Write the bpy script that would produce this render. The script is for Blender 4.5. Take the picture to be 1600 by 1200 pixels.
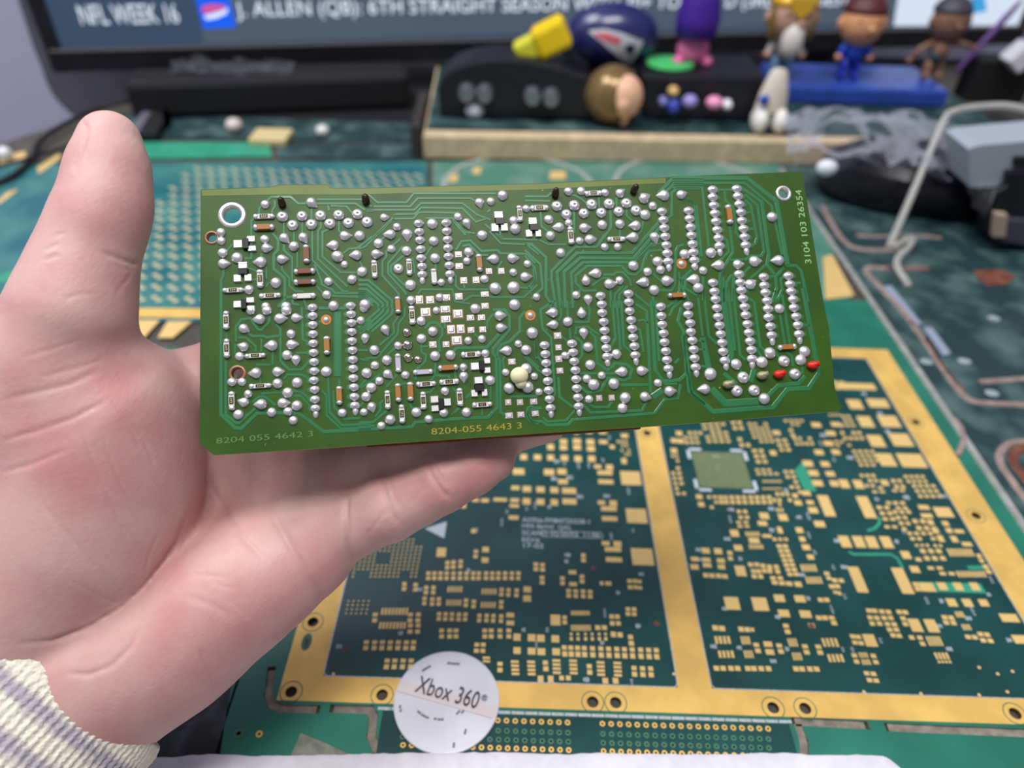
import bpy, bmesh, math, random
import numpy as np
from mathutils import Vector, Matrix, noise as mnoise

scene = bpy.context.scene
col = scene.collection
for o in list(bpy.data.objects):
    bpy.data.objects.remove(o)
random.seed(7)
RNG = np.random.default_rng(7)
MM = 0.001

# ------------------------------------------------------------------ camera
FPX = 1110.0                       # focal length in pixels of a 1600x1200 frame
CAM_H = 0.250                      # metres above the bench circuit boards
PITCH = math.radians(39.4)
ROLL = math.radians(1.8)
_F = Vector((0, math.cos(PITCH), -math.sin(PITCH)))
_U0 = Vector((0, math.sin(PITCH), math.cos(PITCH)))
_X0 = Vector((1, 0, 0))
_R = math.cos(ROLL) * _X0 + math.sin(ROLL) * _U0
_U = math.cos(ROLL) * _U0 - math.sin(ROLL) * _X0
CAMP = Vector((0, 0, CAM_H))
camd = bpy.data.cameras.new('camera')
camo = bpy.data.objects.new('camera', camd)
col.objects.link(camo)
camo.matrix_world = Matrix(((_R.x, _U.x, -_F.x, CAMP.x), (_R.y, _U.y, -_F.y, CAMP.y), (_R.z, _U.z, -_F.z, CAMP.z), (0, 0, 0, 1)))
camd.sensor_width = 36.0
camd.lens = 36.0 * FPX / 1600.0
camd.clip_start = 0.01
camd.clip_end = 20
camd.dof.use_dof = True
camd.dof.focus_distance = 0.200
camd.dof.aperture_fstop = camd.lens / 3.2
scene.camera = camo

# ------------------------------------------------------------------ world, lights, exposure
world = bpy.data.worlds.new('room_light')
scene.world = world
world.use_nodes = True
bgn = world.node_tree.nodes['Background']
bgn.inputs[0].default_value = (0.86, 0.88, 1.0, 1)
bgn.inputs[1].default_value = 0.33

def area_light(name, loc, target, sx, sy, power, color):
    l = bpy.data.lights.new(name, 'AREA')
    l.shape = 'RECTANGLE'; l.size = sx; l.size_y = sy
    l.energy = power; l.color = color
    o = bpy.data.objects.new(name, l)
    col.objects.link(o)
    o.location = loc
    o.rotation_euler = (Vector(target) - Vector(loc)).to_track_quat('-Z', 'Y').to_euler()
    return o
area_light('ceiling_light', (0.06, 0.0, 1.50), (0.0, 0.20, 0.0), 0.75, 0.34, 19.5, (1.0, 0.97, 0.95))
area_light('wall_fill_light', (-0.75, 0.45, 1.55), (-0.55, 1.1, 0.2), 0.6, 0.6, 24.0, (0.97, 0.97, 1.0))  # added fill lamp that brightens the wall, not a known fixture
scene.view_settings.view_transform = 'Standard'
scene.view_settings.look = 'None'
scene.view_settings.exposure = -0.22
scene.view_settings.gamma = 1.0
scene.view_settings.use_curve_mapping = False

# ------------------------------------------------------------------ pixel -> place helpers
def ray(px, py):
    return _F + _R * ((px - 800) / FPX) - _U * ((py - 600) / FPX)
def onz(px, py, z=0.0):
    r = ray(px, py)
    return CAMP + r * ((z - CAM_H) / r.z)
def cam(px, py, d):
    return CAMP + ray(px, py) * (d * MM)
def depth_at(p):
    return (Vector(p) - CAMP).dot(_F)
def pxsize(p):
    return depth_at(p) / FPX       # metres per pixel at a place

# ------------------------------------------------------------------ materials
MATS = {}
def srgb(r, g, b):
    f = lambda c: ((c / 255) / 12.92 if c / 255 <= 0.04045 else ((c / 255 + 0.055) / 1.055) ** 2.4)
    return (f(r), f(g), f(b))
def mat(name, color, rough=0.5, metal=0.0, var=0.0, vscale=50.0, bump=0.0, bscale=200.0, emit=None, estr=1.0,
        spec=0.5, coat=0.0, trans=0.0, ior=1.45, sss=0.0, col2=None, lo=0.4, hi=0.65, alpha=1.0):
    if name in MATS:
        return MATS[name]
    m = bpy.data.materials.new(name)
    m.use_nodes = True
    nt = m.node_tree
    b = nt.nodes['Principled BSDF']
    b.inputs['Base Color'].default_value = (*color, 1)
    b.inputs['Roughness'].default_value = rough
    b.inputs['Metallic'].default_value = metal
    b.inputs['Specular IOR Level'].default_value = spec
    b.inputs['Coat Weight'].default_value = coat
    b.inputs['Transmission Weight'].default_value = trans
    b.inputs['IOR'].default_value = ior
    b.inputs['Alpha'].default_value = alpha
    if sss:
        b.inputs['Subsurface Weight'].default_value = sss
        b.inputs['Subsurface Radius'].default_value = (0.004, 0.0016, 0.001)
        b.inputs['Subsurface Scale'].default_value = 1.0
    if emit:
        b.inputs['Emission Color'].default_value = (*emit, 1)
        b.inputs['Emission Strength'].default_value = estr
    tc = nt.nodes.new('ShaderNodeTexCoord')
    if var or col2:
        n = nt.nodes.new('ShaderNodeTexNoise')
        n.inputs['Scale'].default_value = vscale
        n.inputs['Detail'].default_value = 5
        nt.links.new(tc.outputs['Object'], n.inputs['Vector'])
        r = nt.nodes.new('ShaderNodeValToRGB')
        c2 = col2 if col2 else tuple(min(1, c * (1 + var)) for c in color)
        c1 = color if col2 else tuple(c * (1 - var) for c in color)
        r.color_ramp.elements[0].position = lo
        r.color_ramp.elements[1].position = hi
        r.color_ramp.elements[0].color = (*c1, 1)
        r.color_ramp.elements[1].color = (*c2, 1)
        nt.links.new(n.outputs['Fac'], r.inputs['Fac'])
        nt.links.new(r.outputs['Color'], b.inputs['Base Color'])
    if bump:
        n = nt.nodes.new('ShaderNodeTexNoise')
        n.inputs['Scale'].default_value = bscale
        n.inputs['Detail'].default_value = 4
        nt.links.new(tc.outputs['Object'], n.inputs['Vector'])
        bp = nt.nodes.new('ShaderNodeBump')
        bp.inputs['Strength'].default_value = bump
        bp.inputs['Distance'].default_value = 0.0004
        nt.links.new(n.outputs['Fac'], bp.inputs['Height'])
        nt.links.new(bp.outputs['Normal'], b.inputs['Normal'])
    MATS[name] = m
    return m

def clear_plastic(name, gloss=0.12, tint=(1, 1, 1), rough=0.15):
    m = bpy.data.materials.new(name)
    m.use_nodes = True
    nt = m.node_tree
    nt.nodes.clear()
    out = nt.nodes.new('ShaderNodeOutputMaterial')
    t = nt.nodes.new('ShaderNodeBsdfTransparent'); t.inputs[0].default_value = (*tint, 1)
    g = nt.nodes.new('ShaderNodeBsdfPrincipled'); g.inputs['Base Color'].default_value = (.8, .82, .88, 1); g.inputs['Roughness'].default_value = rough
    lw = nt.nodes.new('ShaderNodeLayerWeight'); lw.inputs[0].default_value = 0.18
    ma = nt.nodes.new('ShaderNodeMath'); ma.operation = 'ADD'; ma.inputs[1].default_value = gloss; ma.use_clamp = True
    nt.links.new(lw.outputs['Fresnel'], ma.inputs[0])
    ma.operation = 'MULTIPLY_ADD'; ma.inputs[1].default_value = 0.45; ma.inputs[2].default_value = gloss
    g.inputs['Base Color'].default_value = (.42, .43, .5, 1)
    mx = nt.nodes.new('ShaderNodeMixShader')
    nt.links.new(ma.outputs[0], mx.inputs[0])
    nt.links.new(t.outputs[0], mx.inputs[1]); nt.links.new(g.outputs[0], mx.inputs[2])
    nt.links.new(mx.outputs[0], out.inputs[0])
    MATS[name] = m
    return m

# ------------------------------------------------------------------ mesh collector
class MB:
    def __init__(s):
        s.v = []; s.f = []; s.m = []
    def add(s, vs, fs, mi=0):
        k = len(s.v)
        s.v += [tuple(x) for x in vs]
        s.f += [tuple(i + k for i in f) for f in fs]
        s.m += [mi] * len(fs)
        return s
    def box(s, c, sx, sy, sz, ex=(1, 0, 0), ey=(0, 1, 0), ez=(0, 0, 1), mi=0, taper=1.0):
        c = Vector(c); ex = Vector(ex) * sx / 2; ey = Vector(ey) * sy / 2; ez = Vector(ez) * sz / 2
        vs = []
        for k in (-1, 1):
            t = 1.0 if k < 0 else taper
            for a, b in ((-1, -1), (1, -1), (1, 1), (-1, 1)):
                vs.append(c + ex * a * t + ey * b * t + ez * k)
        return s.add(vs, [(3, 2, 1, 0), (4, 5, 6, 7), (0, 1, 5, 4), (1, 2, 6, 5), (2, 3, 7, 6), (3, 0, 4, 7)], mi)
    def prism(s, pts, off, mi=0):
        n = len(pts); pts = [Vector(p) for p in pts]; off = Vector(off)
        vs = pts + [p + off for p in pts]
        fs = [tuple(range(n))[::-1], tuple(range(n, 2 * n))] + [(i, (i + 1) % n, n + (i + 1) % n, n + i) for i in range(n)]
        return s.add(vs, fs, mi)
    def tube(s, pts, r, n=8, mi=0, caps=True):
        pts = [Vector(p) for p in pts]
        rs = r if isinstance(r, (list, tuple)) else [r] * len(pts)
        up = None; rings = []
        for i, p in enumerate(pts):
            d = (pts[min(i + 1, len(pts) - 1)] - pts[max(i - 1, 0)]).normalized()
            if up is None:
                up = d.orthogonal().normalized()
            a = (up - d * up.dot(d)).normalized(); up = a
            b = d.cross(a)
            rings.append([p + (a * math.cos(2 * math.pi * k / n) + b * math.sin(2 * math.pi * k / n)) * rs[i] for k in range(n)])
        vs = [q for R in rings for q in R]
        fs = [(i * n + k, i * n + (k + 1) % n, (i + 1) * n + (k + 1) % n, (i + 1) * n + k) for i in range(len(pts) - 1) for k in range(n)]
        if caps:
            fs += [tuple(range(n))[::-1], tuple(range((len(pts) - 1) * n, len(pts) * n))]
        return s.add(vs, fs, mi)
    def lathe(s, prof, n=16, c=(0, 0, 0), ex=(1, 0, 0), ey=(0, 1, 0), ez=(0, 0, 1), mi=0, sx=1, sy=1):
        c = Vector(c); ex = Vector(ex); ey = Vector(ey); ez = Vector(ez)
        vs = [c + (ex * math.cos(2 * math.pi * k / n) * sx + ey * math.sin(2 * math.pi * k / n) * sy) * r + ez * z for r, z in prof for k in range(n)]
        fs = [(i * n + k, i * n + (k + 1) % n, (i + 1) * n + (k + 1) % n, (i + 1) * n + k) for i in range(len(prof) - 1) for k in range(n)]
        if prof[0] == prof[-1]: return s.add(vs, fs, mi)
        if prof[0][0] > 1e-9: fs.append(tuple(range(n))[::-1])
        if prof[-1][0] > 1e-9: fs.append(tuple(range((len(prof) - 1) * n, len(prof) * n)))
        return s.add(vs, fs, mi)
    def ell(s, c, rx, ry, rz, ex=(1, 0, 0), ey=(0, 1, 0), ez=(0, 0, 1), n=20, m=12, mi=0, t0=0.0, t1=math.pi):
        prof = []
        for i in range(m + 1):
            t = t0 + (t1 - t0) * i / m
            prof.append((max(math.sin(t), 0), -math.cos(t) * rz))
        return s.lathe(prof, n, c, ex, ey, ez, mi, rx, ry)
    def grid(s, fn, nu, nv, mi=0, wrap=False):
        vs = [fn(i / nu, j / nv) for j in range(nv + 1) for i in range(nu + 1)]
        w = nu + 1
        fs = [(j * w + i, j * w + i + 1, (j + 1) * w + i + 1, (j + 1) * w + i) for j in range(nv) for i in range(nu)]
        return s.add(vs, fs, mi)
    def mesh(s, name, mats, smooth=False):
        me = bpy.data.meshes.new(name)
        me.from_pydata(s.v, [], s.f)
        if not isinstance(mats, (list, tuple)): mats = [mats]
        for m_ in mats: me.materials.append(m_)
        if len(mats) > 1: me.polygons.foreach_set('material_index', s.m)
        if smooth: me.polygons.foreach_set('use_smooth', [True] * len(me.polygons))
        bm = bmesh.new(); bm.from_mesh(me)
        bmesh.ops.remove_doubles(bm, verts=bm.verts, dist=1e-8)
        bmesh.ops.recalc_face_normals(bm, faces=bm.faces)
        bm.to_mesh(me); bm.free()
        me.update()
        return me
    def build(s, name, mats, parent=None, smooth=False, bevel=0, **tags):
        me = s.mesh(name, mats, smooth)
        if smooth == 'auto':
            me.set_sharp_from_angle(angle=math.radians(40))
        o = link(name, me, parent, **tags)
        if bevel:
            b = o.modifiers.new('bevel', 'BEVEL'); b.width = bevel; b.segments = 2; b.limit_method = 'ANGLE'
        return o

WORLDM = {}
def link(name, data, parent=None, basis=None, local=False, label=None, cat=None, group=None, kind=None):
    o = bpy.data.objects.new(name, data)
    col.objects.link(o)
    if basis is not None: o.matrix_basis = basis
    pw = Matrix.Identity(4)
    if parent is not None:
        o.parent = parent
        pw = WORLDM[parent.name]
        if not local:
            o.matrix_parent_inverse = pw.inverted(); pw = Matrix.Identity(4)
    WORLDM[o.name] = pw @ (basis if basis is not None else Matrix.Identity(4))
    if label: o['label'] = label
    if cat: o['category'] = cat
    if group: o['group'] = group
    if kind: o['kind'] = kind
    return o
def thing(name, loc, label, cat, group=None):
    return link(name, None, None, Matrix.Translation(Vector(loc)), label=label, cat=cat, group=group)
def text_mesh(body, size, name='text', extrude=0.0, spacing=1.0):
    cu = bpy.data.curves.new(name, 'FONT'); cu.body = body; cu.size = size; cu.align_x = 'CENTER'; cu.align_y = 'CENTER'
    cu.extrude = extrude; cu.resolution_u = 3; cu.space_character = spacing
    o = bpy.data.objects.new(name, cu); col.objects.link(o)
    dg = bpy.context.evaluated_depsgraph_get()
    me = bpy.data.meshes.new_from_object(o.evaluated_get(dg))
    bpy.data.objects.remove(o); bpy.data.curves.remove(cu)
    return me
def text_obj(body, name, center, xdir, ydir, width, height, material, parent=None, depth=2e-5, spacing=1.0, **tags):
    """flat lettering stretched to a width and height, facing xdir x ydir"""
    me = text_mesh(body, 1.0, name, 0.5, spacing)
    n = len(me.vertices); co = np.empty(n * 3); me.vertices.foreach_get('co', co); co = co.reshape(-1, 3)
    lo, hi = co.min(0), co.max(0)
    co[:, 0] = (co[:, 0] - (lo[0] + hi[0]) / 2) / max(hi[0] - lo[0], 1e-6) * width
    co[:, 1] = (co[:, 1] - (lo[1] + hi[1]) / 2) / max(hi[1] - lo[1], 1e-6) * height
    co[:, 2] *= 2 * depth
    x = np.array(Vector(xdir).normalized()); y = np.array(Vector(ydir).normalized()); z = np.cross(x, y)
    w = np.array(center) + co[:, :1] * x + co[:, 1:2] * y + co[:, 2:] * z
    me.vertices.foreach_set('co', w.ravel().astype(np.float32))
    me.materials.clear(); me.materials.append(material); me.update()
    return link(name, me, parent, **tags)
def boolean_cut(o, mb):
    cut = bpy.data.objects.new('cutter', mb.mesh('cutter', o.data.materials[0])); col.objects.link(cut)
    m = o.modifiers.new('cut', 'BOOLEAN'); m.operation = 'DIFFERENCE'; m.object = cut; m.solver = 'EXACT'
    cut.matrix_world = WORLDM[o.name]
    bpy.context.view_layer.update()
    dg = bpy.context.evaluated_depsgraph_get()
    me = bpy.data.meshes.new_from_object(o.evaluated_get(dg))
    o.modifiers.clear(); o.data = me
    bpy.data.objects.remove(cut)
def ribbon(mb, pts, w, h, nrm, mi=0, closed=False):
    """raised strip with sloping sides along a polyline lying in the plane with normal nrm"""
    pts = [Vector(p) for p in pts]; nrm = Vector(nrm)
    n = len(pts)
    L = []
    for i, p in enumerate(pts):
        d0 = (p - pts[i - 1]).normalized() if i > 0 else (pts[1] - p).normalized()
        d1 = (pts[i + 1] - p).normalized() if i < n - 1 else d0
        s0 = nrm.cross(d0); s1 = nrm.cross(d1)
        s = (s0 + s1); s = s.normalized() if s.length > 1e-9 else s0
        s = s / max(0.5, s.dot(s0))
        L.append(s)
    vs = []
    for p, s in zip(pts, L):
        vs += [p + s * w / 2, p + s * w * 0.36 + nrm * h, p - s * w * 0.36 + nrm * h, p - s * w / 2]
    fs = []
    for i in range(n - 1):
        for k in range(3):
            fs.append((i * 4 + k, i * 4 + k + 1, (i + 1) * 4 + k + 1, (i + 1) * 4 + k))
    fs += [(3, 2, 1, 0), tuple((n - 1) * 4 + k for k in range(4))]
    mb.add(vs, fs, mi)
# ================================================================== materials for the bench
GOLD = mat('gold_plating', srgb(232, 190, 104), 0.42, 0.25, var=0.10, vscale=60, bump=0.08, bscale=900)
PADG = mat('gold_pad', srgb(234, 200, 128), 0.40, 0.25, var=0.06, vscale=300)
MASKD = mat('solder_mask_dark', srgb(16, 66, 64), 0.33, 0, var=0.18, vscale=40, bump=0.05, bscale=2500, coat=0.3)
MASKT = mat('solder_mask_teal', srgb(34, 112, 92), 0.38, 0, var=0.15, vscale=30, bump=0.10, bscale=1500, coat=0.2)
MASKH = mat('solder_mask_hazy', srgb(30, 56, 58), 0.5, 0, col2=srgb(84, 110, 108), vscale=38, lo=0.45, hi=0.72, bump=0.15, bscale=900)
MASKB = mat('solder_mask_blue_green', srgb(26, 96, 104), 0.4, 0, col2=srgb(70, 130, 122), vscale=25, lo=0.4, hi=0.7)
MASKL = mat('solder_mask_light', srgb(52, 150, 118), 0.35, 0, var=0.1, vscale=60)
SILK = mat('silkscreen_white', srgb(196, 206, 214), 0.6, 0)
SILVER = mat('tinned_edge', srgb(190, 194, 198), 0.4, 0.4, var=0.15, vscale=900)
SLOTC = mat('slot_epoxy', srgb(128, 120, 108), 0.7, 0, var=0.25, vscale=250, bump=0.4, bscale=900)
COPPER = mat('bare_copper_brown', srgb(124, 76, 60), 0.55, 0.2, var=0.3, vscale=120)
PINKED = mat('slot_edge_pink', srgb(148, 130, 122), 0.6, 0, var=0.2, vscale=150)
HOLED = mat('hole_wall', srgb(92, 70, 34), 0.6, 0.2)
BENCH = mat('bench_dark', srgb(74, 70, 62), 0.7, 0, var=0.2, vscale=60)

O_ = onz(432, 1094)
EX = (onz(1600, 1092) - onz(502, 1056)); EX.z = 0; EX.normalize()
EZ = Vector((0, 0, 1)); EY = EZ.cross(EX)
def uv(px, py):
    d = onz(px, py) - O_
    return d.dot(EX), d.dot(EY)
def at(u, v, z=0.0):
    return O_ + EX * u + EY * v + EZ * z

V_IN = (uv(502, 1056)[1] + uv(1600, 1092)[1]) / 2
U_IN = uv(516, 1010)[0]
U_M0 = (uv(1061, 1075)[0] + uv(991, 670)[0]) / 2
U_M1 = (uv(1113, 1078)[0] + uv(1030, 670)[0]) / 2
U_R0 = (uv(1600, 965)[0] + uv(1397, 640)[0]) / 2
U_R1 = (uv(1600, 877)[0] + uv(1447, 640)[0]) / 2
V_T0 = uv(1340, 560)[1]; V_T1 = uv(1340, 545)[1]
U_SEAM = uv(1408, 540)[0]
V_END = uv(1350, 470)[1]

# ------------------------------------------------------------------ the bench itself
bench = thing('workbench', (0, 0.45, -0.0225), 'wide workbench whose top is tiled with old green circuit boards', 'workbench')
MB().prism([(-0.783, 0.01, -0.023), (0.85, 0.01, -0.023), (0.85, 1.02, -0.023), (-0.272, 1.02, -0.023)], (0, 0, 0.021)).build('tabletop', BENCH, bench, bevel=0.001)
for lx, ly in ((-0.70, 0.06), (0.80, 0.06), (0.80, 0.97), (-0.24, 0.97)):
    MB().box((lx, ly, -0.3865), 0.05, 0.05, 0.727).build('leg', BENCH, bench)
MB().box((0, 0.5, -0.77), 4.0, 3.0, 0.04).build('floor', mat('grey_floor', srgb(120, 116, 110), .7, 0, var=.1, vscale=8), None, kind='structure')

# ------------------------------------------------------------------ gold framed panel in front
panel = thing('bench_circuit_board', at(0.12, 0.1, -0.002), 'large dark green circuit panel with wide gold border strips lying at the bench front', 'circuit board')
TH = 0.0016
def slab(name, u0, u1, v0, v1, z0, z1, material, parent, **k):
    mb = MB(); c = at((u0 + u1) / 2, (v0 + v1) / 2, (z0 + z1) / 2)
    mb.box(c, u1 - u0, v1 - v0, z1 - z0, EX, EY, EZ)
    return mb.build(name, material, parent, **k)
sub = slab('green_rail', -0.0155, U_SEAM - 0.001, -0.040, V_END, -TH, 0.0, MASKT, panel)
# holes and milled slots really cut through
holes_px = [(455, 1081), (597, 1086), (926, 1097), (962, 1098), (1208, 1106), (1258, 1107), (1586, 1115), (1525, 806), (1431, 660), (1011, 677), (489, 972)]
cut = MB()
HR = 0.0021
for hx, hy in holes_px:
    p = onz(hx, hy)
    cut.lathe([(HR, -0.004), (HR, 0.004)], 20, p)
slots_px = [[(424, 1046), (419, 1085), (424, 1100), (440, 1107), (494, 1108)], [(521, 1107), (578, 1109), (583, 1118), (580, 1150), (588, 1170), (602, 1188)],
            [(1243, 1127), (1352, 1133)], [(1389, 1136), (1500, 1141), (1640, 1147)], [(1247, 1130), (1256, 1160), (1257, 1190)]]
scut = MB()
for sl in slots_px:
    pts = [onz(x, y) for x, y in sl]
    w = 0.0030
    fl_ = MB(); ribbon(fl_, [p + Vector((0, 0, -0.0016)) for p in pts], w * 1.3, 0.0009, EZ); fl_.build('slot_floor', SLOTC, panel)
    for i in range(len(pts) - 1):
        a, b = pts[i], pts[i + 1]; d = (b - a); L = d.length; d.normalize()
        c2 = MB(); 
        scut2 = c2.box((a + b) / 2, L + w * 0.9, w, 0.01, d, EZ.cross(d), EZ)
        boolean_cut(sub, c2)
boolean_cut(sub, cut)
sub.data.materials.append(SLOTC)
for p_ in sub.data.polygons:
    if abs(p_.normal.z) < 0.5: p_.material_index = 1
# gold frame: one printed copper area with two windows
fr = MB()
def fbox(u0, u1, v0, v1):
    fr.box(at((u0 + u1) / 2, (v0 + v1) / 2, 0.00006), u1 - u0, v1 - v0, 0.00012, EX, EY, EZ)
fbox(0, U_R1, 0, V_IN); fbox(0, U_IN, V_IN, V_T0); fbox(U_M0, U_M1, V_IN, V_T0); fbox(U_R0, U_R1, V_IN, V_T0); fbox(0, U_R1, V_T0, V_T1)
frame = fr.build('gold_frame', GOLD, panel)
boolean_cut(frame, cut)
for nm, a, b in (('printed_board', U_IN, U_M0), ('printed_board', U_M1, U_R0)):
    slab(nm, a, b, V_IN, V_T0, 0, 0.00005, MASKD, panel)
for hx, hy in holes_px:
    p = onz(hx, hy, 0.00012)
    rg = MB()
    rg.lathe([(HR * 1.95, 0.0), (HR * 1.95, 0.00006), (HR * 1.80, 0.00006), (HR * 1.80, 0.0), (HR * 1.95, 0.0)], 32, p)
    rg.build('hole_ring', MASKT, panel)
    hw = MB(); hw.lathe([(HR * 0.99, -0.0018), (HR * 0.99, -0.0001)], 20, p); hw.v = hw.v; 
    hw.f = hw.f[:-2]; hw.m = hw.m[:-2]
    hw.build('hole_barrel', HOLED, panel, smooth=True)
m_ = MB(); m_.lathe([(1.9e-3, 0.0), (1.9e-3, 0.00008), (0, 0.00009)], 20, onz(479, 1003, 0.00012), EX, EY, EZ, sx=1.0, sy=1.9); m_.build('oval_mark', MASKT, panel)
m_ = MB(); m_.lathe([(0.6e-3, 0.0), (0.6e-3, 0.00008), (0, 0.00009)], 16, onz(479, 1003, 0.0002), EX, EY, EZ, sx=1.0, sy=2.4); m_.build('oval_slot', HOLED, panel)
# tinned dashed board outlines
dash = MB()
def dashes(u0, v0, u1, v1, w=0.00042, step=0.0040, fill=0.93):
    a = at(u0, v0, 0.00016); b = at(u1, v1, 0.00016); L = (b - a).length; d = (b - a) / L
    n = max(1, int(L / step))
    for i in range(n):
        c = a + d * ((i + 0.5) * L / n)
        dash.box(c, L / n * fill, w, 0.0001, d, EZ.cross(d), EZ)
cc = 0.0012
for a, b in ((U_IN, U_M0), (U_M1, U_R0)):
    dashes(a + cc, V_IN, b - cc, V_IN); dashes(a, V_IN + cc, a, V_T0); dashes(b, V_IN + cc, b, V_T0); dashes(a, V_T0, b, V_T0)
    dashes(a, V_IN + cc, a + cc, V_IN, step=0.01); dashes(b, V_IN + cc, b - cc, V_IN, step=0.01)
u_a = uv(790, 1112)[0]; u_b = uv(1236, 1124)[0]
dashes(uv(590, 1106)[0], -0.0018, u_b, -0.0018, w=0.0011, step=0.0046)
dash.build('tinned_outline', SILVER, panel, kind='stuff')
slab('connector_zone', uv(592, 1150)[0], uv(1238, 1150)[0], -0.0400, -0.0026, 0, 0.00004, MASKD, panel)

# ---- gold pads: centre and size in photograph pixels, then true rectangles on the panel
PADS = []
def C(ox, oy, s, items):
    for it in items:
        PADS.append((ox + it[0] * s, oy + it[1] * s, it[2] * s, it[3] * s))
def G(ox, oy, s, cx, cy, nx, ny, dx, dy, w=None, h=None):
    """grid of small pads; columns lean with the panel"""
    drop = 0.0
    if nx >= 2 and ny >= 2 and nx * ny >= 6 and w is None:
        W_, H_g = nx * dx, ny * dy
        nx = max(2, round(nx / 1.35)); ny = max(2, round(ny / 1.30)); dx = W_ / nx; dy = H_g / ny; w = dx * 0.70; h = dy * 0.68; drop = 0.14
    w = w or dx * 0.66; h = h or dy * 0.64
    X0 = ox + cx * s; Y0 = oy + cy * s
    lean = (X0 - 815) / (Y0 + 313)
    for j in range(ny):
        for i in range(nx):
            yy = (j - (ny - 1) / 2) * dy * s
            if drop and random.random() < drop: continue
            PADS.append((X0 + (i - (nx - 1) / 2) * dx * s + lean * yy, Y0 + yy, w * s, h * s))
def T(ox, oy, s, cx, cy, n, W, h):
    G(ox, oy, s, cx, cy, n, 1, W / n, h, W / n * 0.70, h)
q = (540, 780, .175)
C(*q, [(855, 475, 90, 95), (1165, 468, 40, 36), (1160, 512, 40, 36), (1250, 450, 65, 55), (1245, 545, 65, 55), (1470, 1035, 75, 50), (1470, 1105, 75, 50),
       (1055, 55, 45, 60), (950, 60, 40, 50), (1160, 10, 65, 35), (1245, 12, 75, 40), (1380, 5, 130, 35), (1510, 10, 85, 40), (1505, 60, 90, 36), (1500, 165, 95, 42), (1142, 285, 45, 45)])
for x in (740, 793, 848, 903, 963, 1022, 1080, 1140, 1190, 1255, 1310, 1365, 1425, 1485, 1543): C(*q, [(x, 662, 40, 36), (x - 2, 706, 40, 40)])
for x, y in ((910, 568), (963, 563), (1028, 558), (525, 758), (625, 765), (720, 790), (785, 790), (705, 887), (775, 893), (833, 893), (1393, 808), (1455, 812), (1527, 815),
             (1075, 905), (1145, 915), (1390, 920), (835, 1025), (893, 1027), (950, 1028), (1012, 1030), (1070, 1030), (1195, 1040), (1260, 1040), (1320, 1042), (1390, 1045),
             (265, 1045), (600, 1020), (655, 1022), (580, 1135), (637, 1137)):
    C(*q, [(x, y, 40, 38), (x - 3, y + 43, 40, 40)])
for x, y in ((975, 805), (1280, 825), (965, 925), (1273, 945)): T(*q, x, y, 5, 140, 60)
T(*q, 437, 1003, 8, 248, 72); T(*q, 418, 1128, 8, 248, 68)
for i in range(15):
    for j in range(11):
        if (5 <= i <= 7 and 4 <= j <= 6) or (j >= 9 and (1 <= i <= 3 or 11 <= i <= 12)) or (j <= 1 and i >= 13) : continue
        G(*q, 375 + (i - 7) * 40 - (j - 5) * 6, 527 + (j - 5) * 33, 1, 1, 20, 18, 17, 15)
G(*q, 105, 965, 5, 4, 45, 37, 16, 14)
q = (800, 660, .175)
C(*q, [(105, 310, 65, 58), (228, 312, 70, 58), (345, 315, 65, 58), (468, 318, 70, 58), (590, 325, 70, 60), (712, 325, 70, 62), (345, 220, 65, 60), (460, 172, 70, 50), (460, 226, 70, 50),
       (580, 168, 78, 52), (582, 224, 74, 52), (700, 175, 75, 55), (705, 236, 75, 55), (815, 175, 80, 40), (810, 92, 70, 30), (690, 88, 60, 28), (575, 95, 50, 25),
       (60, 440, 110, 65), (332, 445, 100, 65), (446, 440, 88, 60), (455, 530, 95, 50), (30, 585, 80, 45), (133, 595, 80, 62), (255, 600, 80, 62), (378, 605, 78, 62), (510, 612, 135, 60),
       (25, 690, 70, 38), (25, 740, 70, 35), (130, 705, 75, 65), (255, 710, 75, 65), (378, 714, 70, 65), (513, 707, 135, 60), (25, 850, 70, 45)])
for dx, dy, k in ((0, 0, 1), (34, 322, 1.03), (72, 685, 1.08)):
    C(*q, [(765 + dx, 395 + dy, 70 * k, 40 * k), (870 + dx, 402 + dy, 70 * k, 56 * k), (830 + dx, 450 + dy, 145 * k, 46 * k), (838 + dx, 531 + dy + (10 if dy > 400 else 8 if dy else 0), 145 * k, 46 * k)])
C(*q, [(1060, 497, 190, 140), (1112, 835, 195, 150), (1165, 1200, 205, 175)])
G(*q, 985, 190, 4, 2, 26, 34); G(*q, 1000, 268, 5, 2, 24, 34); C(*q, [(1000, 345, 50, 60), (895, 220, 45, 40), (1005, 120, 70, 40)])
q = (800, 860, .175)
C(*q, [(388, 622, 95, 112), (137, 350, 75, 62), (135, 430, 75, 66), (540, 196, 75, 42), (545, 302, 75, 42), (800, 295, 36, 40), (860, 296, 60, 42), (1140, 280, 34, 36), (1145, 335, 34, 36),
       (45, 775, 70, 75), (175, 780, 75, 75), (257, 785, 75, 75), (387, 790, 75, 75), (45, 895, 70, 72), (175, 900, 75, 72), (262, 905, 76, 72), (394, 905, 75, 74),
       (255, 1150, 55, 72), (345, 1150, 55, 72), (443, 1140, 46, 50), (503, 1140, 46, 50), (833, 1165, 55, 62), (925, 1165, 55, 62), (765, 690, 50, 48), (825, 690, 50, 48),
       (905, 750, 50, 56), (965, 755, 50, 52), (1058, 775, 46, 46), (1065, 830, 50, 50)])
for x, y in ((213, 125), (272, 130), (637, 45), (625, 235), (450, 250), (268, 245), (505, 362), (568, 365), (635, 367), (698, 370), (470, 600), (1035, 525), (1090, 527)):
    C(*q, [(x, y, 44, 38), (x + 1, y + 43, 44, 40)])
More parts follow.
